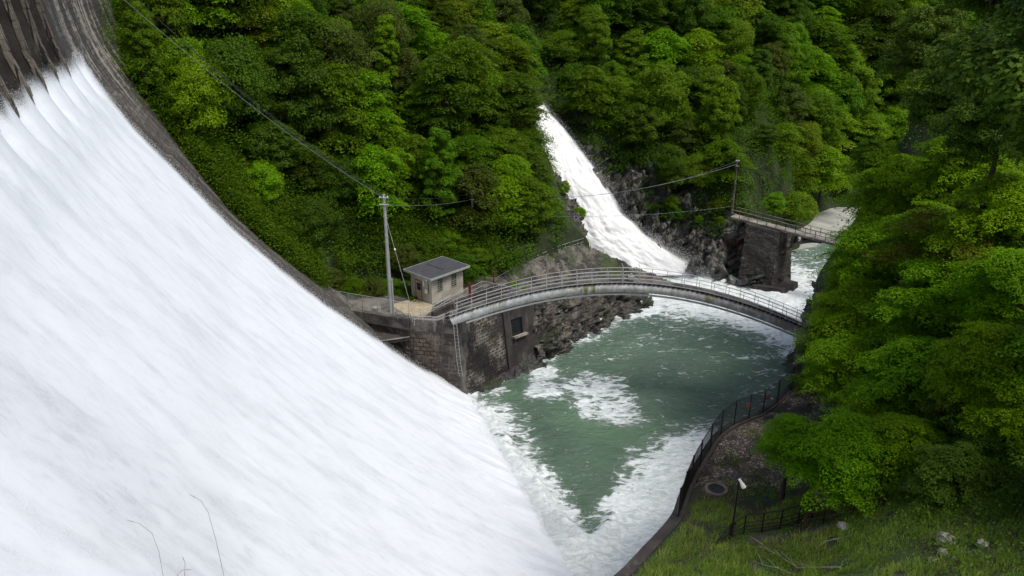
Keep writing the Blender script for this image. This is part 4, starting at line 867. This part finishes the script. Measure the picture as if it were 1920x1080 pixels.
for i in range(len(pth)-1):
    a,b=np.array(pth[i]),np.array(pth[i+1]); o_=np.array([.25,-.75,.0]); sa=np.array([0,0,float(bank_z(np.array([a[0]+.25]),np.array([a[1]-.75]))[0])-a[2]+.03]); sb=np.array([0,0,float(bank_z(np.array([b[0]+.25]),np.array([b[1]-.75]))[0])-b[2]+.03])
    mb.quad(a,b,b+o_+sb,a+o_+sa)
tag(mb.build('footpath',MAT['path']),kind='structure')
for i,(px_,py_,r_) in enumerate(((1775,1015,.36),(1768,1038,.20),(1748,1052,.16),(1842,1022,.22),(1582,992,.30),(1790,1050,.12))):
    g=gpx(px_,py_); boulder('rock',(g[0],g[1],g[2]+r_*.25),r_,MAT['paleroc'],60+i,('largest pale rock in the dim grass at lower right','medium pale rock just below the largest one in the grass','small pale rock left of the pale rock cluster in the grass','pale rock half buried in shade right of the rock cluster','mossy pale stone in the grass just below the lower dark railing','tiny pale stone below the rock cluster in the grass')[i],'rock','pale rocks in the grass')
def branch(pxs,r,label,seed):
    P=[gpx(x,y)+np.array([0,0,.12+.12*math.sin(i*1.7)]) for i,(x,y) in enumerate(pxs)]; root=empty('fallen_branch',tuple(P[0]),label,'branch'); rr=[r*(1-.75*i/(len(P)-1)) for i in range(len(P))]
    MB().tube(P,rr,6).build('stem',MAT['deadwood'],root,True); rd=random.Random(seed)
    for i in range(1,len(P)-1):
        d=(P[i+1]-P[i])*1.1+np.array([rd.uniform(-.4,.4),rd.uniform(-.5,.5),.35]); MB().tube([P[i],P[i]+d*.5+[0,0,.05],P[i]+d],[r*.4,r*.3,r*.1],5).build('twig',MAT['deadwood'],root)
    finish(root)
branch([(1575,1068),(1520,1072),(1495,1068),(1465,1045),(1440,1036),(1422,1030)],.045,'bare pale fallen branch with twigs lying on the lit grass below the path',3)
branch([(1530,1030),(1548,1022),(1575,1012),(1600,1003)],.05,'short pale broken log in the grass under the lower dark railing',4)
branch([(1480,1078),(1455,1072),(1430,1062),(1412,1052)],.03,'thin grey fallen branch at the bottom edge of the grass',5)
# dry grass stalks at the lookout, close to the camera
def stalk(pts,label,r=.0009):
    P=[att(x,y,t) for x,y,t in pts]; root=empty('grass_stalk',tuple(P[0]),label,'grass stalk','dry grass stalks at the lower left'); MB().tube(P,[r*(1-.5*i/len(P)) for i in range(len(P))],5).build('stem',MAT['straw'],root,True); e=P[-1]; 
    MB().tube([P[-2]*.5+e*.5,e],[r*1.3,r*.6],5).build('seed_head',MAT['straw'],root); finish(root)
stalk([(425,1240,3.0),(420,1080,3.0),(404,1010,3.0),(390,960,3.0),(376,938,3.0),(355,927,3.0)],'tallest thin dry grass stalk arching up in front of the white water')
stalk([(312,1230,3.1),(306,1080,3.1),(298,1035,3.1),(285,1000,3.1),(262,982,3.1),(238,975,3.1)],'left thin dry grass stalk bending over in front of the white water')
stalk([(350,1230,2.9),(346,1080,2.9),(347,1055,2.9),(342,1043,2.9)],'short upright dry grass stalk at the bottom edge',.0009)
stalk([(330,1230,2.8),(333,1078,2.8),(342,1069,2.8),(358,1068,2.8)],'lowest dry grass blade bent sideways at the bottom edge',.0008)
# ---------------- vegetation ----------------
def leaves(C,Nrm,size,asp=.62,r=rng,tint=None):
    n=len(C); Nrm=Nrm/np.maximum(np.linalg.norm(Nrm,axis=1,keepdims=True),1e-6)
    a=r.normal(size=(n,3)); U=np.cross(Nrm,a); U/=np.maximum(np.linalg.norm(U,axis=1,keepdims=True),1e-6); Vv=np.cross(Nrm,U)
    s=(size*(.65+.7*r.random(n)))[:,None]
    q=np.stack([C-U*s*.5,C+Vv*s*asp*.5-U*s*.05+Nrm*s*.08,C+U*s*.5,C-Vv*s*asp*.5-U*s*.05+Nrm*s*.08],1)
    t=np.clip(r.random(n) if tint is None else tint,0,1)
    return q.reshape(-1,3),np.arange(n*4).reshape(-1,4),np.repeat(t,4)
def crown_mesh(name,seed,R=3.0,Hc=5.5,ry=2.6,nc=42,per=230,leaf=.26,style='round'):
    r=np.random.default_rng(seed); Cs=[];Ns=[];Ts=[]
    for i in range(nc):
        z=1-(i+.5)/nc*1.75; z=np.clip(z+r.normal(0,.10),-.85,1); a=i*2.399+r.normal(0,.35); rad=math.sqrt(max(0,1-z*z*.9))*(.42+.66*r.random())*(1+.22*math.sin(a*2+seed)+.12*math.sin(a*3+seed*2))
        if style=='cone': rad*=.25+.75*(1-z)/1.5
        c=np.array([math.cos(a)*rad*R*.78,math.sin(a)*rad*R*.78,Hc+z*ry*.8*(.85+.2*r.random())])
        cr=R*(.12+.24*r.random()**1.5)*(1.15 if style=='layer' else 1); m=int(per*(cr/R/.24)**1.7)
        if style=='layer':
            rho=np.sqrt(r.random(m)); th=r.random(m)*2*math.pi; wob_=1+.40*np.sin(th*3+i)+.25*np.sin(th*7+i*2)+.45*np.maximum(0,np.cos(th-a))
            x=rho*np.cos(th)*cr*wob_; y=rho*np.sin(th)*cr*wob_; zz_=-.34*cr*rho**2+r.normal(0,.05*cr,m)
            p=np.stack([x,y,zz_],1)+c; nrm=np.stack([x*.25/cr,y*.25/cr,np.full(m,1.)],1)+r.normal(0,.33,(m,3))
            out=np.array([math.cos(a),math.sin(a)]); p[:,2]-=.22*((p[:,:2]-c[:2])@out)
        else:
            d=r.normal(size=(m,3)); d[:,2]=np.abs(d[:,2])*.9-.25; d/=np.linalg.norm(d,axis=1,keepdims=True); k=(.72+.33*r.random(m))[:,None]
            k*=(1+.22*np.sin(d[:,:1]*5+i)*np.cos(d[:,1:2]*4+i*3))
            p=c+d*k*cr*np.array([1,1,.72]); nrm=d*.8+np.array([0,0,.55])+r.normal(0,.38,(m,3))
        Cs.append(p);Ns.append(nrm);Ts.append(np.clip(r.normal(.30+.35*r.random(),.28,m),0,1))
    V,Fq,T=leaves(np.concatenate(Cs),np.concatenate(Ns),leaf,.62,r,np.concatenate(Ts))
    return np_mesh(name,V,Fq,{'tint':('FLOAT','POINT',T)},False)
def trunk_mesh(name,seed,R=3.0,Hc=5.5,ry=2.6,r0=.16,nb=7):
    r=random.Random(seed); mb=MB(); top=np.array([r.uniform(-.4,.4),r.uniform(-.4,.4),Hc+ry*.5])
    mid=top*.5+np.array([r.uniform(-.3,.3),r.uniform(-.3,.3),0]); base=np.array([0,0,-1.0])
    mb.tube([base,base*.4+mid*.4,mid,top*.75+mid*.25,top],[r0*1.3,r0,r0*.75,r0*.4,r0*.15],7)
    for i in range(nb):
        a=i*2.4+r.random(); z=Hc*(.45+.5*r.random()); s=mid*(z/max(mid[2],.1)) if z<mid[2] else mid+(top-mid)*((z-mid[2])/(top[2]-mid[2]))
        e=np.array([math.cos(a)*R*.75,math.sin(a)*R*.75,z+ry*(.2+.4*r.random())]); mb.tube([s,s*.5+e*.5+[0,0,.15],e],[r0*.45,r0*.28,r0*.08],5)
    me_o=mb; me=bpy.data.meshes.new(name); me.from_pydata([tuple(map(float,v)) for v in mb.v],[],mb.f); me.polygons.foreach_set('use_smooth',[True]*len(me.polygons)); me.update(); me.materials.append(MAT['bark']); return me
VARS=[]
for i,(st,R0,Hc,ry,nc,per,lf) in enumerate([('round',3.3,3.6,3.3,110,260,.17),('round',3.0,4.3,4.2,110,260,.17),('round',3.7,3.3,2.9,115,260,.17),('layer',3.4,3.6,3.2,80,260,.18),('layer',3.0,4.0,3.4,80,260,.17),('round',2.7,3.2,2.8,90,250,.16),('layer',3.5,4.4,4.2,90,250,.18),('round',2.3,5.4,5.2,110,240,.17)]):
    VARS.append((crown_mesh('hill_crown',200+i,R0,Hc,ry,nc,per,lf,st),trunk_mesh('hill_trunk',200+i,R0,Hc,ry),Hc))
for c_,t_,h_ in VARS: c_.materials.append(LEAF['mid green'])
def place(var,loc,sc,rz,mat,name='tree',tilt=(0,0),zs=1.0):
    c_,t_,h_=var; root=bpy.data.objects.new(name,None); COL.objects.link(root); root.location=loc; root.scale=(sc,sc,sc*zs); root.rotation_euler=(tilt[0],tilt[1],rz); root.empty_display_size=.3
    c=bpy.data.objects.new('crown',c_); COL.objects.link(c); c.parent=root; c.material_slots[0].link='OBJECT'; c.material_slots[0].material=mat
    t=bpy.data.objects.new('trunk',t_); COL.objects.link(t); t.parent=root; return root
def inpoly(x,y,P):
    r=False
    for i in range(len(P)):
        (x0,y0),(x1,y1)=P[i],P[i-1]
        if (y0>y)!=(y1>y) and x<(x1-x0)*(y-y0)/(y1-y0)+x0: r=not r
    return r
LEFT=[(190,-90),(985,-90),(960,60),(985,130),(1003,200),(1012,260),(1030,310),(1025,345),(1000,375),(920,405),(890,425),(860,462),(760,470),(700,500),(690,530),(620,545),(570,510),(500,425),(400,310),(310,190),(250,100),(235,40)]
RIGHT=[(1000,-90),(1850,-90),(1850,330),(1660,350),(1600,352),(1540,368),(1410,368),(1390,330),(1300,305),(1230,285),(1150,235),(1060,165),(1030,120),(990,80)]
cand=[]; ORD=['topmost','second','third','fourth','fifth','sixth','seventh','eighth','ninth','tenth','eleventh','twelfth','thirteenth','fourteenth','fifteenth','sixteenth','seventeenth','eighteenth','nineteenth','twentieth','twenty-first','twenty-second','twenty-third','twenty-fourth']
rr_=random.Random(12); acc=[]
for k in range(60000):
    x=rr_.uniform(-48,118); y=rr_.uniform(74,200); dist=math.hypot(x,y); ms=3.1 if dist<112 else 4.05
    if any((x-a)**2+(y-b)**2<ms*ms for a,b,_ in acc): continue
    acc.append((x,y,0))
P_=np.array(acc); zs_=hill_z(P_[:,0],P_[:,1])
for (x,y,_),z in zip(acc,zs_):
    if z<1.2: continue
    px_,py_,d=prj((x,y,z+5)); reg='left' if inpoly(px_,py_,LEFT) else 'right' if inpoly(px_,py_,RIGHT) else None
    if reg is None or (reg=='left' and y>134): continue
    if x<-3 and y<82 and z<9: continue
    if (868<px_<903 and 320<py_<500 and y<87) or (1350<px_<1410 and 260<py_<430 and y<108): continue
    cand.append([reg,px_,py_,x,y,float(z),d])
# visibility order: nothing shows of trees wholly behind the first rows at the top, keep under 300
cand.sort(key=lambda c:c[6]); NCAND=len(cand); cand=cand[:296]
KN=['bright green','mid green','dark green','yellowish green','olive green']
for reg in ('left','right'):
    L_=sorted([c for c in cand if c[0]==reg],key=lambda c:c[2]); nrow=12; per=math.ceil(len(L_)/nrow)
    for r0 in range(0,len(L_),per):
        row=sorted(L_[r0:r0+per],key=lambda c:c[1])
        for j,c in enumerate(row):
            _,px_,py_,x,y,z,d=c; nz_=float(fbm(x/9,y/9,oc=2,seed=91)); q=rr_.random()+nz_*.5
            if reg=='left': kind=KN[2] if q<.30 else KN[1] if q<.58 else KN[4] if q<.76 else KN[3] if q<.90 else KN[0]
            else: kind=KN[2] if q<.22 else KN[1] if q<.52 else KN[0] if q<.76 else KN[3] if q<.90 else KN[4]
            v=rr_.choice(VARS[:7]) if rr_.random()>.06 else VARS[7]
            sc=(.74+.70*rr_.random()**1.5)*(1.0 if d<120 else 1.22)
            o=place(v,(x,y,z-.2),sc,rr_.uniform(0,6.28),LEAF[kind],'tree',(rr_.uniform(-.08,.08),rr_.uniform(-.08,.08)),rr_.uniform(.8,1.4))
            side='left' if reg=='left' else 'right'
            tag(o,f"{kind} tree on the {side} hillside, {ORD[min(r0//per,23)]} row from top, {'first' if j==0 else ORD[min(j,23)]} from left",'tree',f'trees covering the {side} hillside')
def special(px_,py_,Y,sc,kind,v,label,cat='tree',grp=None,name='tree',fn=hill_z):
    """crown centred on this spot of the slope"""
    p=aty(px_,py_,Y); h=VARS[v][2]*sc; o=place(VARS[v],(p[0],p[1],p[2]-h),sc,px_*.7,LEAF[kind],name); return tag(o,label,cat,grp)
special(945,375,88,1.05,'bright green',3,'bright green spreading tree with layered leaves right of the slim pole')
special(990,392,92,.62,'bright green',4,'lower bright green layered tree hanging toward the waterfall rocks')
special(1452,383,103.5,.62,'bright green',5,'small rounded bright green tree at the left end of the arched footbridge')
special(1545,315,128,1.35,'bright green',3,'large bright green layered tree above the riverside apron')
special(1490,330,126,1.2,'mid green',6,'broad green tree left of the bright layered tree above the apron')
special(962,175,106,1.0,'bright green',4,'light green tree overhanging the top of the waterfall from the left')
special(975,262,105,.8,'mid green',3,'green tree hanging over the upper left edge of the waterfall')
special(995,320,104,.8,'dark green',6,'dark tree on the left rim of the waterfall at mid height')
special(535,470,74,.8,'dark green',2,'low dark bushy tree against the dam edge above the terrace')
special(510,440,74.5,.9,'mid green',3,'mid green layered tree against the lower dam edge')
shr=[(1058,352,103,.35,0,'bright green shrub leaning over the middle of the waterfall from the left rock'),(1085,400,102,.30,0,'small bright shrub on the rock tip beside the waterfall'),
(1190,290,113,.55,4,'olive shrub at the top of the dark cliff beside the waterfall'),(1240,322,112,.5,3,'yellowish shrub on the cliff top, second from the waterfall'),(1285,345,110,.45,1,'green shrub on the cliff ledge below the cable'),
(1255,380,108,.45,3,'yellowish shrub in the hollow of the grey cliff'),(1268,400,107,.35,1,'green shrub low in the hollow of the grey cliff'),(1330,350,109,.5,4,'olive shrub above the rock face left of the cliff pole'),(1365,372,107.5,.4,1,'green shrub right beside the cliff pole'),
(1345,385,106.5,.35,3,'yellowish shrub below left of the cliff pole'),(1310,412,105.8,.22,0,'small bright tuft on the middle of the grey cliff'),(1350,412,105,.20,0,'small bright tuft above the rusty stain on the cliff'),(1140,245,116,.55,2,'dark shrub above the upper right edge of the waterfall'),(1100,190,119,.6,1,'green shrub high above the waterfall on its right'),
(1075,150,121,.8,2,'dark shrub at the head of the waterfall on the right'),(870,500,79,.55,2,'dark bush directly behind the hut'),(900,488,81,.5,1,'green bush behind the right corner of the hut'),(925,478,84,.4,0,'bright bush at the foot of the slope right of the hut'),(965,462,88,.32,1,'small green bush by the long climbing handrail'),
(760,560,75.2,.45,2,'dark green bush covering the left wall of the hut'),(775,570,73.6,.30,1,'small leafy bush at the hut door'),(740,548,76,.5,1,'green bush behind the tall concrete pole'),(700,550,75.5,.55,4,'dry olive bush behind the chain-link fence'),(660,545,75,.55,1,'green bush at the far left end of the chain-link fence'),(622,528,74,.5,4,'olive bush between the dam foot and the fence'),
(960,538,77.2,.22,0,'small bright weed growing behind the pipe bridge railing'),(985,548,78,.2,3,'yellowish weed growing on the rubble slope behind the bridge'),(1020,440,95,.28,1,'green shrub on top of the rubble slope near the waterfall'),(1050,432,98,.25,1,'mossy green shrub below the steep handrail by the waterfall'),(1100,470,96.6,.15,0,'tiny bright shrub at the corner of the rubble slope'),
(760,488,80,.6,4,'olive shrub with pale twigs behind the left side of the hut roof'),(800,470,82,.7,2,'dark tree-like shrub above the hut roof'),(845,465,83,.7,1,'green shrub above the right end of the hut roof')]
for i,(a,b,Y,sc,k,lb) in enumerate(shr): special(a,b,Y,sc,KN[k],(5,2,0,3)[i%4],lb,'shrub','shrubs on the rocks and around the hut','shrub')
# undergrowth that hides the soil between the trees
def scatter(name,pts,mat,leaf,per,spread,seed,asp=.62):
    r=np.random.default_rng(seed); P=np.repeat(np.array(pts),per,0); n=len(P); P=P+r.normal(0,1,(n,3))*np.array([spread,spread,spread*.55])+np.array([0,0,spread*.5])
    V,Fq,T=leaves(P,r.normal(0,.45,(n,3))+np.array([0,0,1]),leaf,asp,r); return tag(link(name,np_mesh(name,V,Fq,{'tint':('FLOAT','POINT',T*.8)},False),mat),kind='stuff')
SPUR=[(985,180),(1020,190),(1130,330),(1260,430),(1500,470),(1500,540),(900,575),(925,535),(1000,480),(1062,440),(1035,330)]
r=np.random.default_rng(5); n=26000; xs_=r.uniform(-48,110,n); ys_=r.uniform(72,180,n); zz_=hill_z(xs_,ys_); keep=[]
for x,y,z in zip(xs_,ys_,zz_):
    px_,py_,d=prj((x,y,z)); 
    if z>1.0 and -50<px_<1970 and -120<py_<560 and not (-12<x<1 and y<79) and not inpoly(px_,py_,SPUR): keep.append((x,y,z))
print('ug',len(keep)); scatter('undergrowth',keep[::2],LEAF['dark green'],.30,44,.62,6); scatter('undergrowth',keep[1::2],LEAF['mid green'],.24,44,.50,7); kk2=[(x,y,z+1.5+2.6*abs(math.sin(x*3.1+y*1.7))) for x,y,z in keep[::3] if not (-14<x<6 and y<82) and not inpoly(*prj((x,y,z+1.2))[:2],SPUR) and not inpoly(*prj((x,y,z-1))[:2],SPUR)]; scatter('undergrowth',kk2[::2],LEAF['mid green'],.19,70,.75,17); scatter('undergrowth',kk2[1::2],LEAF['dark green'],.19,70,.75,18)
r=np.random.default_rng(15); n=5200; s1=r.uniform(12,28.6,n); l1=np.interp(s1,[12,16.7,19.3,21.9,24,25.8,27.3,28.6],[6.5,6,7,9.5,13.5,16,19.5,30])+r.uniform(1.0,7.5,n); x1,y1=dam_xy(s1,l1); z1=hill_z(x1,y1)
n=2600; x2=r.uniform(-24,-2,n); y2=r.uniform(77.5,90,n); z2=hill_z(x2,y2)
pts=[(x,y,z+h) for x,y,z,h in zip(np.r_[x1,x2],np.r_[y1,y2],np.r_[z1,z2],r.uniform(0,1.3,7800)) if z>8.3]
scatter('undergrowth',pts[::2],LEAF['mid green'],.18,60,.55,27); scatter('undergrowth',pts[1::2],LEAF['dark green'],.19,60,.55,28)
# near trees -------------------------------------------------------
NV_=[]
for i,(st,R0,Hc,ry,nc,per,lf) in enumerate([('layer',3.2,4.2,2.9,88,640,.125),('layer',2.9,3.8,2.6,80,620,.12),('layer',3.4,4.6,3.3,96,640,.13),('round',3.0,4.6,3.2,110,560,.13)]):
    NV_.append((crown_mesh('maple_crown',300+i,R0,Hc,ry,nc,per,lf,st),trunk_mesh('maple_trunk',300+i,R0,Hc,ry,.17,9),Hc))
for c_,t_,h_ in NV_: c_.materials.append(LEAF['near'])
near=[
(1655,780,44,.8,1,'near','green maple filling the slope between the stony terrace and the middle maples'),
(1800,900,36,.62,2,'near_dark','dim maple hanging low over the grass at lower right'),
(1900,770,37,.7,0,'near','maple at the right edge just above the dim lower ones'),
(1725,930,38,.45,1,'near_dark','low dim maple boughs over the rusty end of the lower railing'),
(1600,520,66,.8,1,'near','small maple hanging over the river rapids beyond the bridge end'),
(1572,585,62,.66,0,'near','small maple hanging directly above the right end of the pipe bridge'),
(1655,425,70,.95,1,'near','maple hiding the far end of the small arched footbridge'),
(2130,640,36,1.3,2,'near','large maple added beyond the right edge to shade the slope, at mid height'),  # unseen crown, added to cast shade on the lower right
(2160,900,30,1.1,2,'near_dark','dark maple added beyond the right edge to shade the grass, near the bottom'),  # second out-of-frame crown, added for its shade
# px,py of crown centre, depth, radius scale, variant, material, label
(1580,855,41,.88,0,'near','bright maple spreading over the stony terrace behind the path railing'),
(1482,826,43,.6,1,'near','small bright maple bough nearest the black fence over the stones'),
(1700,850,40,.85,1,'near','dense green maple right of the one over the stony terrace'),
(1730,720,44,1.0,2,'near','broad maple in the middle of the near trees on the right'),
(1590,690,50,.85,0,'near','green maple standing above the end of the black fence'),
(1850,690,39,.85,0,'near','bright maple with a bare dark limb at the right edge of the photo'),
(1622,600,56,1.1,2,'near','maple whose left side hides the right end of the pipe bridge'),
(1760,570,48,1.1,0,'near','wide maple at mid height on the right, right of the bridge-end maple'),
(1890,540,42,.95,1,'near','maple at the right photo edge, at mid height'),
(1648,478,60,1.15,0,'near','bright maple whose left tip reaches out toward the small arched footbridge'),
(1740,450,53,1.1,1,'near','maple with rusty new leaves behind the footbridge-side maple'),
(1880,410,47,1.0,2,'near','green maple at the right edge below the dark trees'),
(1700,360,62,1.1,2,'near','high green maple below the dark pine on the right'),
(1810,320,56,1.1,0,'near','upper maple between the dark pine and the right photo edge'),
(1560,640,57,.7,1,'near_dark','darker tree hanging down the rock at the right bridge end'),
(1545,720,56,.6,3,'near_dark','dark shrubby tree just behind the far end of the black fence'),
(1640,300,75,.85,1,'mid green','light green tree behind the near trees, beside the riverside road'),
(1790,190,62,1.25,3,'near_dark','large dark tree at upper right against the far hillside'),
(1740,90,72,1.35,3,'near_dark','tall dark tree at the top right, left of the large dark one'),
(1880,230,46,1.0,3,'near_dark','dark tree at the right photo edge above the maples'),
(2150,90,30,2.1,3,'near_dark','nearest dark broad-leaved tree in the top right corner'),
(1880,-40,52,1.3,3,'near_dark','dark tree reaching above the top of the photo at right'),
(1880,860,37,.8,1,'near_dark','shaded dark maple at the lower right edge above the grass'),  # canopy shade put into the leaf colour of the low maples
(1790,800,41,.75,3,'near_dark','shaded dark tree filling the gap beneath the middle maples'),
(1650,930,40,.5,1,'near_dark','low shaded maple bough over the dark railing'),
(1910,960,33,.45,1,'near_dark','low dark bush at the right edge above the pale rocks')]
for i,(a,b,t,sc,v,mt,lb) in enumerate(near):
    p=att(a,b,t); h=NV_[v][2]*sc; gzv=float(bank_z(np.array([p[0]]),np.array([p[1]]))[0]); zs1=max(.85,min(1.9,(p[2]-gzv)/h)) if p[2]-gzv>0 else .85
    c_,t_,h_=NV_[v]; root=empty('tree',(p[0],p[1],p[2]-h),lb,'tree','near trees on the right bank',i*1.3)
    root.scale=(sc,)*3; c=bpy.data.objects.new('crown',c_); COL.objects.link(c); c.parent=root; c.material_slots[0].link='OBJECT'; c.material_slots[0].material=LEAF[mt]
    t=bpy.data.objects.new('trunk',t_); COL.objects.link(t); t.parent=root
    gap=p[2]-h-gzv
    if gap>.3:   # lengthen the bole down to the slope
        rt=random.Random(i); MB().tube([(rt.uniform(-.4,.4),rt.uniform(-.4,.4),-gap/sc-.5),(rt.uniform(-.2,.2),.1,-gap/sc*.5),(0,0,.2)],[.30,.25,.2],8).build('lower_trunk',MAT['bark'],root,True)
    print('near',i,'gap %.1f'%gap)
rust=[att(1745,400,49.5),att(1720,425,50),att(1770,415,49),att(1700,470,50.5),att(1660,480,53),att(1840,480,42.5)]
for i,q in enumerate(rust):
    r=np.random.default_rng(i+70); n=420; p=q+r.normal(0,1,(n,3))*np.array([.9,.6,.35]); V,Fq,T=leaves(p,r.normal(0,.4,(n,3))+[0,0,1],.13,.6,r); k=empty('rusty_bough',tuple(q),'x','bough'); me=np_mesh('foliage',V-q,Fq,{'tint':('FLOAT','POINT',T)},False)
    link('foliage',me,LEAF['rusty'],k); MB().tube([(1.2,.5,-.5),(.4,.2,-.15),(-.8,-.1,.05)],[.05,.035,.012],6).build('stem',MAT['bark'],k,True); tag(k,('topmost rusty brown bough among the green maples at right','rusty brown bough just below left of the topmost rusty one','rusty brown bough just right of the topmost rusty one','brown-tinged bough lower on the footbridge-side maple','brown bough nearest to the small arched footbridge','brown-tinged bough near the right edge of the photo')[i],'bough','rusty boughs on the maples')
# grass and ground cover on the near slope
def grass(name,n,box,hh,seed,mat,cond):
    r=np.random.default_rng(seed); x=r.uniform(box[0],box[1],n); y=r.uniform(box[2],box[3],n); k=cond(x,y); x,y=x[k],y[k]; z=bank_z(x,y)-.02; n=len(x)
    a=r.random(n)*6.283; h=hh*(.35+r.random(n))*(1+.7*fbm(x/.8,y/.8,oc=2,seed=6)); w=.005+.007*r.random(n); lean=h[:,None]*(r.normal(0,.35,(n,2))+np.array([.1,-.1])); b=np.stack([x,y,z],1); s=np.stack([np.cos(a)*w,np.sin(a)*w,0*a],1)
    m=b+np.c_[lean*.35,h*.6]; t=b+np.c_[lean,h]
    V=np.stack([b-s,b+s,m+s*.7,t,m-s*.7],1).reshape(-1,3); i=np.arange(n)[:,None]*5; Fq=np.concatenate([i+np.array([[0,1,2,4]]),i+np.array([[4,2,3,3]])]); 
    me=bpy.data.meshes.new(name); F2=[tuple(q[:4]) for q in (i+np.array([[0,1,2,4]])).tolist()]+[tuple(q) for q in (i+np.array([[4,2,3]])).tolist()]
    me.from_pydata(V.tolist(),[],F2); at=me.attributes.new('tint','FLOAT','POINT'); at.data.foreach_set('value',np.repeat(np.clip(r.normal(.42,.26,n)+.75*fbm(x/1.3,y/1.3,oc=3,seed=4)-.22*np.clip((x-13)/6,0,1),0,1),5).astype(np.float32)); me.update()  # tint drops toward the right: canopy shade painted into the blades
    return tag(link(name,me,mat),kind='stuff')
edge_x=lambda y: np.interp(y,Ey,Ex)+.55
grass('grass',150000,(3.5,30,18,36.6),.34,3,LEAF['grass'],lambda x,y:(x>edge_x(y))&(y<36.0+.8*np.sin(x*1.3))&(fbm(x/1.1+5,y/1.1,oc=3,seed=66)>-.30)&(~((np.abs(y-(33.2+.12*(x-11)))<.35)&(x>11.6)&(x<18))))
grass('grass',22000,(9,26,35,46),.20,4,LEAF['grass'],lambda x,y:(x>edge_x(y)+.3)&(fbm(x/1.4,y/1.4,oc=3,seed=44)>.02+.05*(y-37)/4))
pts=[]; r=np.random.default_rng(8)
for x,y in zip(r.uniform(12,42,2600),r.uniform(22,62,2600)):
    if x>edge_x(y)+1.2 and (y>37 or x>17) and not (x<22 and 37<y<50): pts.append((x,y,float(bank_z(np.array([x]),np.array([y]))[0])))
scatter('ground_cover',pts,LEAF['near_dark'],.13,40,.45,9)  # dark leaf colour paints the shade under the canopy
pts=[]
for x,y in zip(r.uniform(24,75,3600),r.uniform(48,104,3600)):
    if x>edge_x(y)+.6 and x<edge_x(y)+28: pts.append((x,y,float(bank_z(np.array([x]),np.array([y]))[0])))
scatter('ground_cover',pts,LEAF['mid green'],.2,42,.7,19)
pts=[]
for x,y in zip(r.uniform(6,22,420),r.uniform(22,35,420)):
    if x>edge_x(y)+.4: pts.append((x,y,float(bank_z(np.array([x]),np.array([y]))[0])))
scatter('ground_cover',pts,LEAF['mid green'],.09,30,.28,10)
